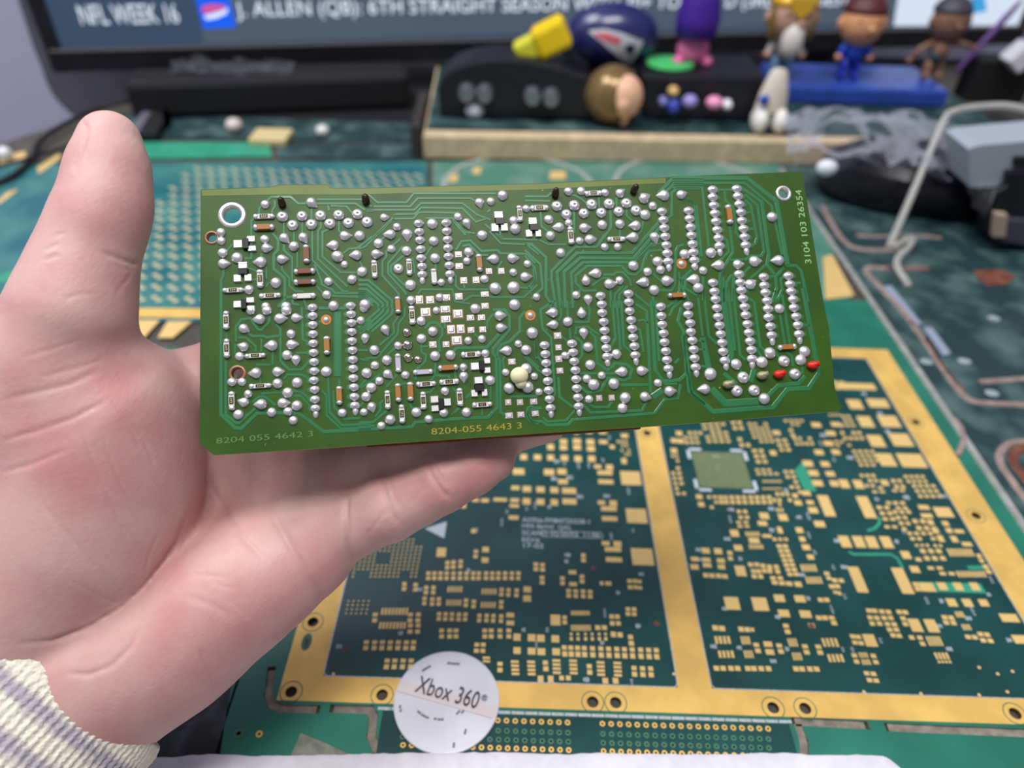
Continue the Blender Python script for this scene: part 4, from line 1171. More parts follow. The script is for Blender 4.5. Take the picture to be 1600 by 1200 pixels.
# ---- chip resistors and capacitors
CERAM = mat('ceramic_white', srgb(206, 204, 200), .5); BLK = mat('resistor_black', srgb(22, 20, 18), .35); OCH = mat('marking_ochre', srgb(190, 170, 96), .6)
CAPB = mat('capacitor_tan', srgb(158, 104, 40), .45, 0, var=.1, vscale=700); CAPD = mat('capacitor_brown', srgb(112, 62, 42), .45, 0, var=.1, vscale=700); LIL = mat('ceramic_lilac', srgb(176, 168, 184), .5)
def ubox(name, m, taper=0.94):
    b = MB(); b.box((0, 0, .5), 1, 1, 1, taper=taper); return b.mesh(name, m)
bodyR, bodyT, bodyD, bodyL = ubox('chip_body', CERAM), ubox('chip_body', CAPB), ubox('chip_body', CAPD), ubox('chip_body', LIL)
topR = ubox('resistor_top', BLK, 1.0)
cap_mb = MB(); cap_mb.lathe([(1.0, 0), (0.98, .35), (0.82, .8), (0.5, 1.0), (0, 1.05)], 8); capme = cap_mb.mesh('end_cap', SOLD, True)
SM = [l.split() for l in '''
A R h 645 395 180 55 -
A T h 645 492 180 62 -
A R h 370 1052 180 52 -
A R h 700 1100 188 52 -
A W h 1003 1103 200 58 -
A D h 1008 885 182 58 -
A D h 1010 980 188 58 -
A D v 1025 730 165 66 -
A R v 612 950 165 68 -
B R v 145 865 165 60 -
B R v 455 845 150 60 -
B T v 1078 810 155 62 -
B W v 675 930 140 60 -
B R v 1440 370 145 54 -
B T v 353 1185 150 56 -
C R h 610 188 145 52 -
C R h 130 318 155 58 -
C R h 815 597 155 50 -
C R v 408 565 155 60 -
C T h 1355 1098 155 50 -
D T v 503 435 165 60 -
E R v 308 120 168 62 -
E R v 313 370 172 62 -
E R v 358 838 168 64 -
E R h 568 435 178 50 -
E R h 612 705 190 50 -
E T v 1207 345 162 64 -
E T v 1318 790 162 64 -
F R v 480 75 165 60 -
F R v 262 828 165 58 180
F R v 580 835 155 60 151
F R v 390 955 165 60 393
F R v 905 805 158 64 122
F R h 1005 425 168 58 151
F R h 605 688 170 54 102
F R h 810 668 168 58 473
F R h 1105 872 172 54 181
F T h 800 543 170 58 -
F T v 355 765 160 60 -
F T v 465 755 165 64 -
F L v 355 500 165 60 -
F L h 578 580 170 55 -
H T h 1020 530 155 52 -
'''.strip().splitlines()]
NAMES = {'R': ('chip_resistor', bodyR), 'W': ('chip_resistor', bodyR), 'T': ('chip_capacitor', bodyT), 'D': ('chip_capacitor', bodyD), 'L': ('chip_resistor', bodyL)}
for k, ty_, hv, x, y, L, W, tx_ in SM:
    X, Y = cp_(k, float(x), float(y)); L = float(L) * .175; W = float(W) * .175; s = bscale(X, Y)
    rot = 0 if hv == 'h' else math.pi / 2
    nm, me = NAMES[ty_]
    B = Matrix.Translation(bl(X, Y, 0.00012)) @ Matrix.Rotation(rot, 4, 'Z')
    o = link(nm, me, board, B @ Matrix.Diagonal((L * .66 * s, W * .80 * s, 0.00062 if ty_ in 'RWL' else 0.0010, 1)), local=True)
    inv = Matrix.Diagonal((L * .66 * s, W * .80 * s, 0.00062 if ty_ in 'RWL' else 0.0010, 1)).inverted()
    for sg in (-1, 1):
        link('end_cap', capme, o, inv @ Matrix.Translation((sg * L * .40 * s, random.uniform(-.03, .03) * W * s, -0.0001)) @ Matrix.Diagonal((L * .15 * s, W * random.uniform(.48, .56) * s, 0.0009 if ty_ in 'RWL' else 0.0012, 1)), local=True)
    if ty_ == 'R':
        link('resistor_top', topR, o, inv @ Matrix.Translation((0, 0, 0.00062)) @ Matrix.Diagonal((L * .40 * s, W * .60 * s, 0.00005, 1)), local=True)
        if tx_ != '-':
            tme = text_mesh(tx_, 1.0, 'value_digits', 0.01); tme.materials.clear(); tme.materials.append(OCH)
            fl = math.pi
            link('value_digits', tme, o, inv @ Matrix.Translation((0, 0, 0.00070)) @ Matrix.Rotation(fl, 4, 'Z') @ Matrix.Diagonal((L * .20 * s, W * .55 * s, 0.001, 1)), local=True)
        else:
            sm_ = MB()
            for q_ in (-1, 0, 1):
                sm_.box((q_ * L * .10 * s, 0, 0.00070), L * .035 * s, W * .34 * s, 0.00004); sm_.box((q_ * L * .10 * s + L * .03 * s, W * .1 * s * q_, 0.00070), L * .05 * s, W * .07 * s, 0.00004)
            link('worn_marking', sm_.mesh('worn_marking', OCH), o, inv, local=True)
# ---- small three leg transistors: body box and three pads
TRN = [('A', (487, 640, 56, 110), [(415, 640, 90, 82), (530, 595, 82, 60), (540, 680, 82, 55)]), ('A', (460, 890, 95, 56), [(458, 830, 90, 72), (410, 945, 76, 78), (505, 940, 74, 74)]),
       ('A', (470, 1180, 52, 100), [(410, 1178, 80, 72), (525, 1140, 80, 55), (530, 1215, 80, 60)]),
       ('B', (1260, 440, 84, 66), [(1250, 380, 88, 68), (1218, 495, 72, 82), (1302, 492, 68, 76)]), ('C', (80, 495, 84, 66), [(68, 435, 82, 68), (35, 545, 64, 74), (118, 545, 56, 72)]),
       ('F', (1105, 525, 48, 100), [(1040, 530, 84, 74), (1148, 480, 64, 58), (1150, 565, 66, 58)]), ('F', (1080, 725, 92, 62), [(1072, 655, 84, 70), (1035, 770, 64, 70), (1125, 765, 58, 70)]),
       ('F', (742, 865, 42, 105), [(680, 825, 80, 68), (685, 905, 74, 60), (795, 850, 70, 75)])]
legm = MB(); legm.box((0, 0, .5), 1, 1, 1, taper=.8)
legme = legm.mesh('lead_pad', SOLD); tbody = ubox('transistor', BLK, .85)
for k, bx_, pads in TRN:
    X, Y = cp_(k, bx_[0], bx_[1]); s = bscale(X, Y)
    D = Matrix.Translation(bl(X, Y, 0.0)) @ Matrix.Diagonal((bx_[2] * .175 * s, bx_[3] * .175 * s, 0.0012, 1))
    o = link('transistor', tbody, board, D, local=True)
    for p in pads:
        x, y = cp_(k, p[0], p[1])
        link('lead_pad', legme, o, D.inverted() @ Matrix.Translation(bl(x, y, 0.0)) @ Matrix.Diagonal((p[2] * .175 * s, p[3] * .175 * s, 0.0007, 1)), local=True)
# ---- odd leads: dark pins, wax drop, red beads
DARKPIN = mat('dark_pin', srgb(58, 44, 30), .35, .5); OLV = mat('olive_lead', srgb(150, 146, 110), .45, .3); RED = mat('red_bead', srgb(206, 34, 26), .4); WAX = mat('wax_drop', srgb(222, 216, 176), .45, sss=.2)
for k, x, y, dx, dy in (('A', 810, 285, -10, -60), ('A', 1555, 255, -10, -55), ('B', 70, 260, 0, -55), ('C', 270, 200, 0, -62), ('C', 965, 165, 30, -50)):
    X, Y = cp_(k, x, y); a = bl(X, Y + 2, 0); b = bl(X + dx * .1, Y + dy * .09, 0.0026)
    m_ = MB(); m_.tube([a, a.lerp(b, .3), a.lerp(b, .8), b], [0.0009, 0.0011, 0.0009, 0.0004], 10)
    link('dark_pin', m_.mesh('dark_pin', DARKPIN, True), board, local=True)
for k, x, y, m2, nm in (('H', 490, 865, OLV, 'bent_lead'), ('H', 795, 785, OLV, 'bent_lead'), ('H', 945, 775, RED, 'red_bead'), ('H', 1245, 695, RED, 'red_bead')):
    X, Y = cp_(k, x, y); m_ = MB(); s = bscale(X, Y)
    m_.ell(bl(X, Y, 0.0008), 8.8 * s, 6.4 * s, 0.0012, n=14, m=8)
    m_.tube([bl(X - 4, Y + 1, 0), bl(X + 1, Y - 1, 0.0014), bl(X + 7, Y - 2.5, 0.0016)], 0.0008, 8)
    link(nm, m_.mesh(nm, m2, True), board, local=True)
X, Y = cp_('F', 1430, 620); s = bscale(X, Y); m_ = MB()
m_.ell(bl(X, Y, 0.0016), 14 * s, 13.5 * s, 0.0022, n=24, m=14); m_.ell(bl(X + 3, Y + 11, 0.0010), 9 * s, 9 * s, 0.0016, n=20, m=10)
link('wax_drop', m_.mesh('wax_drop', WAX, True), board, local=True)
# ---- lettering etched in the mask
ETCH = mat('etched_letter', srgb(140, 186, 122), .5); ETCHG = mat('etched_gold', srgb(152, 138, 40), .5); ETCHD = mat('etched_dim', srgb(82, 124, 66), .5)
def btext(body_, x0, y0, x1, y1, hpx, m2):
    a = bl(x0, y0, 0.00006); b = bl(x1, y1, 0.00006); xd = (b - a); w = xd.length; xd.normalize()
    me = text_mesh(body_, 1.0, 'etched_number', 0.5)
    n = len(me.vertices); co = np.empty(n * 3); me.vertices.foreach_get('co', co); co = co.reshape(-1, 3); lo, hi = co.min(0), co.max(0)
    co = (co - (lo + hi) / 2) / np.maximum(hi - lo, 1e-6) * np.array([w, hpx * bscale(x0, y0), 0.00006])
    yd = Vector((0, 0, 1)).cross(xd)
    out = np.array((a + b) / 2) + co[:, :1] * np.array(xd) + co[:, 1:2] * np.array(yd) + co[:, 2:] * np.array([0, 0, 1])
    me.vertices.foreach_set('co', out.ravel().astype(np.float32)); me.materials.clear(); me.materials.append(m2); me.update()
    link('etched_number', me, board, local=True)
btext('3104 103 26354', 1263, 412, 1247, 297, 9.5, ETCH)
btext('8204-055 4643 3', 674, 674.5, 815, 664.5, 10, ETCHG)
btext('8204 055 4642 3', 338, 689, 489, 677.5, 9.5, ETCHD)
# ---- brown connector strip under the bottom edge and parts on the far side
BROWN = mat('brown_strip', srgb(120, 72, 34), .55, 0, var=.15, vscale=200)
m_ = MB(); m_.prism([bl(x, y, -0.0044) for x, y in ((570, 690), (1004, 660), (1004, 669), (700, 690), (572, 698))], (0, 0, 0.0026))
link('rear_connector', m_.mesh('rear_connector', BROWN), board, local=True)
ICB = mat('chip_black', srgb(26, 26, 28), .5)
for a, b in ((0, 1), (2, 3), (4, 5), (6, 7), (8, 9), (10, 11), (12, 13), (14, 15), (16, 17)):
    pts = [bl(*p) for p in (chips[a][0], chips[a][-1], chips[b][0], chips[b][-1])]
    c = sum(pts, Vector()) / 4; L = (pts[0] - pts[1]).length + 0.003; W = (pts[0] - pts[2]).length + 0.001
    m_ = MB(); m_.box((c.x, c.y, -0.0042), W, L, 0.0038)
    link('integrated_circuit', m_.mesh('integrated_circuit', ICB), board, local=True)
for x, y, r, h in ((380, 420, .004, .010), (420, 620, .003, .009), (660, 420, .003, .008), (850, 560, .004, .0075), (1180, 600, .004, .010), (700, 560, .003, .0075)):
    m_ = MB(); m_.lathe([(r, -h), (r, -0.0016)], 20, bl(x, y)); link('rear_capacitor', m_.mesh('rear_capacitor', ICB, 'auto'), board, local=True)
# ================================================================== the person's left hand and sleeve
def cs(px, py, d):                 # pixel + depth (mm) -> camera space mm
    return np.array([(px - 800) / FPX * d, (py - 600) / FPX * d, d], np.float32)
VX = 1.25
LO = np.array([-205., -84., 166.], np.float32); HI = np.array([32., 150., 246.], np.float32)
NXYZ = ((HI - LO) / VX).astype(int) + 1
gx = LO[0] + np.arange(NXYZ[0], dtype=np.float32) * VX; gy = LO[1] + np.arange(NXYZ[1], dtype=np.float32) * VX; gz = LO[2] + np.arange(NXYZ[2], dtype=np.float32) * VX
BIG = 30.0
def chain(nodes, k=2.0):
    """smooth union of tapered capsules; node = (px, py, depth, radius[, depth flattening])"""
    D = np.full(NXYZ, BIG, np.float32)
    for n0, n1 in zip(nodes[:-1], nodes[1:]):
        a = cs(*n0[:3]); b = cs(*n1[:3]); r0, r1 = n0[3], n1[3]
        f0 = n0[4] if len(n0) > 4 else 1.0; f1 = n1[4] if len(n1) > 4 else 1.0
        m = max(r0, r1) * max(1, 1 / min(f0, f1)) + 12
        lo = np.maximum(((np.minimum(a, b) - m - LO) / VX).astype(int), 0); hi = np.minimum(((np.maximum(a, b) + m - LO) / VX).astype(int) + 2, NXYZ)
        if (hi <= lo).any(): continue
        sl = tuple(slice(l, h) for l, h in zip(lo, hi))
        X = gx[sl[0]][:, None, None] - a[0]; Y = gy[sl[1]][None, :, None] - a[1]; Z = gz[sl[2]][None, None, :] - a[2]
        v = b - a
        t = np.clip((X * v[0] + Y * v[1] + Z * v[2]) / (v @ v), 0, 1)
        f = f0 + (f1 - f0) * t
        d = np.sqrt((X - t * v[0]) ** 2 + (Y - t * v[1]) ** 2 + ((Z - t * v[2]) * f) ** 2) - (r0 + (r1 - r0) * t)
        D[sl] = smin(D[sl], d, k)
    return D
def smin(a, b, k):
    h = np.clip(0.5 + 0.5 * (b - a) / k, 0, 1)
    return b + (a - b) * h - k * h * (1 - h)
# thumb with ball of the thumb
thumb = chain([(171, 223, 197, 8.6, 1.1), (169, 268, 195.5, 10.3, 1.08), (164, 320, 194, 11.3, 1.05), (151, 358, 193, 11.6), (134, 404, 192.5, 12.0), (125, 440, 191.5, 13.2), (112, 490, 190.5, 15.0), (84, 560, 193, 17.2), (80, 625, 197, 20.5)], 4)
thenar = chain([(80, 590, 197, 18.5), (150, 655, 203, 25.3), (156, 740, 205, 26.0), (138, 825, 206, 26.5), (80, 915, 207, 25.0), (60, 1000, 208, 23)], 8)
meta = chain([(150, 770, 215, 14), (285, 622, 221, 13.2), (440, 545, 220, 12)], 6)
for ch_ in ([(140, 890, 217, 15), (330, 740, 232, 13), (495, 645, 221, 12)], [(150, 960, 217, 15), (340, 830, 230, 13), (515, 735, 220, 11.5)], [(190, 1010, 216, 16), (360, 890, 221, 14), (497, 828, 216, 12.2)]):
    meta = smin(meta, chain(ch_, 6), 9)
hypo = chain([(478, 872, 213, 12.4), (405, 905, 210.5, 16.0), (330, 950, 209, 18.5), (262, 1003, 208, 20.0), (170, 1050, 208.5, 22.5)], 8)
arm = chain([(170, 1030, 209, 22.5), (112, 1078, 208, 24.0, 1.2), (-297, 1489, 167, 26.0, 1.2)], 6)
H_ = smin(smin(thenar, thumb, 7), smin(meta, smin(hypo, arm, 12), 10), 2.2)
web = chain([(175, 600, 205, 8.5), (262, 618, 213, 9.5)], 4)
H_ = smin(H_, web, 8)
for ch_ in ([(505, 832, 214.5, 11.2), (552, 818, 212.5, 9.9), (608, 793, 210, 9.9), (650, 775, 209.5, 8.9), (690, 754, 209, 8.8), (735, 733, 210, 8.0), (768, 716, 211.5, 7.2)],
            [(520, 738, 219, 11), (570, 718, 217.5, 9.7), (640, 697, 216, 9.9), (700, 684, 216, 9.0), (765, 672, 216, 8.9), (850, 655, 217, 7.5)],
            [(500, 645, 220, 11.5), (640, 602, 218, 10.2), (790, 562, 219, 9.2), (905, 530, 222, 8.0)],
            [(440, 545, 220, 11.5), (570, 474, 218, 10.2), (700, 432, 220, 9.2), (805, 400, 223, 8.0)]):
    fing = chain(ch_, 2.2)
    H_ = smin(H_, fing, 3.2)
# ---- surface nets
def surface_nets(D):
    nx, ny, nz = D.shape
    ins = D < 0
    c = np.zeros((nx - 1, ny - 1, nz - 1), np.int8)
    for i in (0, 1):
        for j in (0, 1):
            for k in (0, 1): c += ins[i:nx - 1 + i, j:ny - 1 + j, k:nz - 1 + k]
    act = np.argwhere((c > 0) & (c < 8))
    idx = -np.ones(c.shape, np.int32); idx[tuple(act.T)] = np.arange(len(act))
    S = np.zeros((len(act), 3), np.float32); N = np.zeros(len(act), np.float32)
    cor = [(i, j, k) for i in (0, 1) for j in (0, 1) for k in (0, 1)]
    for a in range(8):
        for b in range(a + 1, 8):
            A, B = np.array(cor[a]), np.array(cor[b])
            if np.abs(A - B).sum() != 1: continue
            da = D[tuple((act + A).T)]; db = D[tuple((act + B).T)]
            m = (da < 0) != (db < 0)
            t = np.where(m, da / np.where(m, da - db, 1), 0)
            S += np.where(m[:, None], A + (B - A) * t[:, None], 0); N += m
    V = (act + S / N[:, None]) * VX + LO
    F = []
    for ax in range(3):
        u, v = [(1, 2), (2, 0), (0, 1)][ax]
        s0 = [slice(None)] * 3; s1 = [slice(None)] * 3
        s0[ax] = slice(0, -1); s1[ax] = slice(1, None)
        a_, b_ = ins[tuple(s0)], ins[tuple(s1)]
        e = np.argwhere(a_ != b_)
        e = e[(e[:, u] > 0) & (e[:, v] > 0) & (e[:, u] < D.shape[u] - 1) & (e[:, v] < D.shape[v] - 1)]
        flip = b_[tuple(e.T)]
        q = []
        for du, dv in ((1, 1), (0, 1), (0, 0), (1, 0)):
            p = e.copy(); p[:, u] -= du; p[:, v] -= dv; q.append(idx[tuple(p.T)])
        q = np.stack(q, 1); q[flip] = q[flip][:, ::-1]
        F.append(q)
    return V, np.concatenate(F)
V, Fq = surface_nets(H_)
def adj_smooth(V, F, it, lam=0.5):
    e = np.concatenate([F[:, [0, 1]], F[:, [1, 2]], F[:, [2, 3]], F[:, [3, 0]]]); e = np.concatenate([e, e[:, ::-1]])
    deg = np.bincount(e[:, 0], minlength=len(V)).astype(np.float32)[:, None]
    for i in range(it):
        S = np.stack([np.bincount(e[:, 0], V[e[:, 1], k], len(V)) for k in range(3)], 1) / deg
        V = V + (S - V) * (lam if i % 2 == 0 else -lam * 1.03)
    return V
V = adj_smooth(V, Fq, 8)
me = bpy.data.meshes.new('hand'); me.from_pydata(V.tolist(), [], Fq.tolist())
tmp = bpy.data.objects.new('tmp', me); col.objects.link(tmp)
sb = tmp.modifiers.new('s', 'SUBSURF'); sb.levels = 1
bpy.context.view_layer.update()
me2 = bpy.data.meshes.new_from_object(tmp.evaluated_get(bpy.context.evaluated_depsgraph_get()))
bpy.data.objects.remove(tmp)
n = len(me2.vertices); co = np.empty(n * 3, np.float32); me2.vertices.foreach_get('co', co); co = co.reshape(-1, 3)
nr = np.empty(n * 3, np.float32); me2.vertices.foreach_get('normal', nr); nr = nr.reshape(-1, 3)
PX = 800 + FPX * co[:, 0] / co[:, 2]; PY = 600 + FPX * co[:, 1] / co[:, 2]
facing = -(nr * (co / np.linalg.norm(co, axis=1, keepdims=True))).sum(1)
# skin folds: (depth mm, width px, polyline in photograph pixels)
FOLDS = [(0.7, 4, [(298, 792), (278, 845), (255, 880), (225, 918), (190, 950), (140, 980), (80, 1002), (20, 1006)]),
         (0.35, 4, [(95, 1052), (140, 1054), (175, 1040), (205, 1010), (222, 975)]),
         (0.42, 3.5, [(158, 392), (185, 404), (206, 412), (222, 410)]), (0.16, 3, [(170, 412), (195, 420), (215, 424)]),
         (0.25, 4, [(0, 625), (60, 612), (110, 600), (160, 576)]), (0.28, 4, [(0, 690), (60, 672), (110, 655), (170, 624)]), (0.25, 3, [(0, 740), (50, 725), (110, 700)]),
         (0.9, 4, [(543, 768), (541, 800), (543, 840), (547, 882)]), (0.5, 4, [(598, 742), (602, 770), (612, 800), (628, 826)]), (0.35, 3, [(606, 738), (612, 765), (622, 795)]),
         (0.5, 4, [(668, 716), (674, 740), (690, 766), (708, 782)]), (0.3, 3, [(676, 716), (684, 738), (700, 760)]),
         (0.5, 6, [(420, 790), (440, 830), (470, 880), (490, 915), (502, 945)]), (0.4, 5, [(300, 700), (330, 760), (370, 830), (420, 880)]),
         (0.14, 4, [(262, 903), (310, 898), (360, 902)]), (0.16, 5, [(290, 930), (330, 945), (370, 965)]), (0.3, 3, [(310, 1010), (325, 1050), (338, 1090)]),
         (0.2, 3, [(120, 650), (145, 720), (180, 800), (215, 880)]), (0.2, 3, [(160, 690), (190, 760), (225, 830)]), (0.18, 3, [(60, 780), (110, 840), (160, 900)]),
         (0.45, 3, [(127, 184), (136, 203), (131, 226), (121, 250), (112, 268)]), (0.16, 2.5, [(30, 560), (80, 545), (130, 530)]), (0.16, 2.5, [(60, 590), (120, 575), (165, 560)]), (0.14, 2.5, [(170, 620), (200, 660), (228, 720)]), (0.14, 2.5, [(195, 640), (225, 690), (246, 740)]),
         (0.15, 2.5, [(225, 905), (232, 870), (250, 830)]), (0.15, 2.5, [(240, 930), (262, 900), (300, 860)]), (0.1, 3, [(330, 905), (345, 915), (372, 920)]), (0.1, 3, [(350, 935), (375, 950), (395, 970)]), (0.15, 2.5, [(560, 800), (575, 780), (590, 765)]),
         (0.15, 2.5, [(570, 840), (590, 815), (600, 800)]), (0.15, 2.5, [(640, 790), (655, 770), (668, 760)]), (0.15, 2.5, [(95, 470), (120, 460), (150, 458)]), (0.18, 2.5, [(180, 460), (196, 440), (205, 425)]), (0.12, 2.5, [(100, 900), (150, 930), (190, 945)]),
         (0.25, 3, [(70, 392), (82, 385), (92, 380)]), (0.25, 3, [(66, 408), (80, 402), (92, 398)]), (0.25, 3, [(90, 370), (98, 362)])]
disp = np.zeros(n, np.float32)
for dep, w, pl in FOLDS:
    best = np.full(n, 1e9, np.float32); tt = np.zeros(n, np.float32)
    nseg = len(pl) - 1
    for i in range(nseg):
        ax, ay = pl[i]; bx_, by_ = pl[i + 1]
        vx, vy = bx_ - ax, by_ - ay
        t = np.clip(((PX - ax) * vx + (PY - ay) * vy) / (vx * vx + vy * vy), 0, 1)
        d = np.hypot(PX - ax - t * vx, PY - ay - t * vy)
        tt = np.where(d < best, (i + t) / nseg, tt); best = np.minimum(best, d)
    ends = np.clip(np.minimum(tt, 1 - tt) * 6, 0, 1)
    disp += -dep * (np.exp(-(best / w) ** 2) - 0.10 * np.exp(-((best - w * 2.6) / (w * 1.6)) ** 2)) * ends
disp *= np.clip(facing * 2.5, 0, 1)
co = co + nr * disp[:, None]
# redness: finger and thumb pads, ball of thumb, heel of the hand are pinker skin
red = np.zeros(n, np.float32)
for x, y, r in ((185, 300, 75), (120, 700, 110), (180, 640, 80), (440, 930, 110), (240, 1090, 120), (700, 740, 60), (300, 960, 70), (760, 715, 40)):
    red += np.exp(-((PX - x) ** 2 + (PY - y) ** 2) / r ** 2)
red = np.clip(red, 0, 1)
Rm = np.array([list(_R), list(-_U), list(_F)], np.float64)
wco = np.array(CAMP) + (co.astype(np.float64) * MM) @ Rm
me2.vertices.foreach_set('co', wco.astype(np.float32).ravel())
at_ = me2.attributes.new('redness', 'FLOAT', 'POINT'); at_.data.foreach_set('value', red)
me2.polygons.foreach_set('use_smooth', [True] * len(me2.polygons)); me2.update()
bm = bmesh.new(); bm.from_mesh(me2); bmesh.ops.recalc_face_normals(bm, faces=bm.faces); bm.to_mesh(me2); bm.free()
SKIN = bpy.data.materials.new('skin'); SKIN.use_nodes = True
def _skin():
    nt = SKIN.node_tree; b = nt.nodes['Principled BSDF']; L = nt.links
    tc = nt.nodes.new('ShaderNodeTexCoord')
    a = nt.nodes.new('ShaderNodeAttribute'); a.attribute_name = 'redness'
    n1 = nt.nodes.new('ShaderNodeTexNoise'); n1.inputs['Scale'].default_value = 70; n1.inputs['Detail'].default_value = 4
    L.new(tc.outputs['Object'], n1.inputs['Vector'])
    ad = nt.nodes.new('ShaderNodeMath'); ad.operation = 'MULTIPLY_ADD'; ad.inputs[1].default_value = 2.2; ad.inputs[2].default_value = -0.92
    L.new(n1.outputs['Fac'], ad.inputs[0])
    sm = nt.nodes.new('ShaderNodeMath'); sm.operation = 'MULTIPLY_ADD'; sm.inputs[1].default_value = 0.5; sm.use_clamp = True
    L.new(a.outputs['Fac'], sm.inputs[0]); L.new(ad.outputs[0], sm.inputs[2])
    mx = nt.nodes.new('ShaderNodeMix'); mx.data_type = 'RGBA'
    mx.inputs['A'].default_value = (*srgb(206, 168, 160), 1); mx.inputs['B'].default_value = (*srgb(198, 140, 137), 1)
    L.new(sm.outputs[0], mx.inputs['Factor']); L.new(mx.outputs['Result'], b.inputs['Base Color'])
    b.inputs['Roughness'].default_value = 0.46; b.inputs['Specular IOR Level'].default_value = .3
    b.inputs['Subsurface Weight'].default_value = .25; b.inputs['Subsurface Radius'].default_value = (0.004, 0.0014, 0.0008); b.inputs['Subsurface Scale'].default_value = 0.8
    n2 = nt.nodes.new('ShaderNodeTexNoise'); n2.inputs['Scale'].default_value = 900; n2.inputs['Detail'].default_value = 3
    mp = nt.nodes.new('ShaderNodeMapping'); mp.inputs['Scale'].default_value = (1.0, 0.35, 1.0); mp.inputs['Rotation'].default_value = (0, 0, .5)
    L.new(tc.outputs['Object'], mp.inputs['Vector']); L.new(mp.outputs['Vector'], n2.inputs['Vector'])
    vo = nt.nodes.new('ShaderNodeTexVoronoi'); vo.inputs['Scale'].default_value = 650; vo.feature = 'DISTANCE_TO_EDGE'
    L.new(tc.outputs['Object'], vo.inputs['Vector'])
    m2_ = nt.nodes.new('ShaderNodeMath'); m2_.operation = 'MULTIPLY_ADD'; m2_.inputs[1].default_value = .5
    L.new(vo.outputs['Distance'], m2_.inputs[0]); L.new(n2.outputs['Fac'], m2_.inputs[2])
    bp = nt.nodes.new('ShaderNodeBump'); bp.inputs['Strength'].default_value = .22; bp.inputs['Distance'].default_value = .0004
    L.new(m2_.outputs[0], bp.inputs['Height']); L.new(bp.outputs['Normal'], b.inputs['Normal'])
_skin()
me2.materials.clear(); me2.materials.append(SKIN)
person = link('person', me2, None, label='bare left hand with raised thumb holding a green circuit board from behind', cat='person')
# ---- thumb nail, seen from its edge on the far left of the thumb
def nail():
    mb = MB(); nu, nv = 12, 14
    tip = cs(147, 207, 199.5); base = cs(124, 266, 199.0)
    ax = tip - base; L_ = np.linalg.norm(ax); ax /= L_
    out = np.array([-0.80, -0.10, 0.60]); out -= ax * out.dot(ax); out /= np.linalg.norm(out)
    side = np.cross(ax, out)
    def fn(u, v, off=0.0):
        a = (u - .5) * 1.7
        w = 6.2 * (1 - 0.25 * max(0, (v - .72) / .28) ** 2)
        c = base + ax * L_ * v
        p = c + side * math.sin(a) * w + out * ((math.cos(a) - 1) * w * 0.75 + 0.35 + off)
        return c2w(p)
    mb.grid(lambda u, v: fn(u, v), nu, nv); mb.grid(lambda u, v: fn(u, v, -0.6), nu, nv)
    return mb.build('thumbnail', mat('nail', srgb(232, 196, 184), .3, sss=.1), person, smooth=True)
nail()
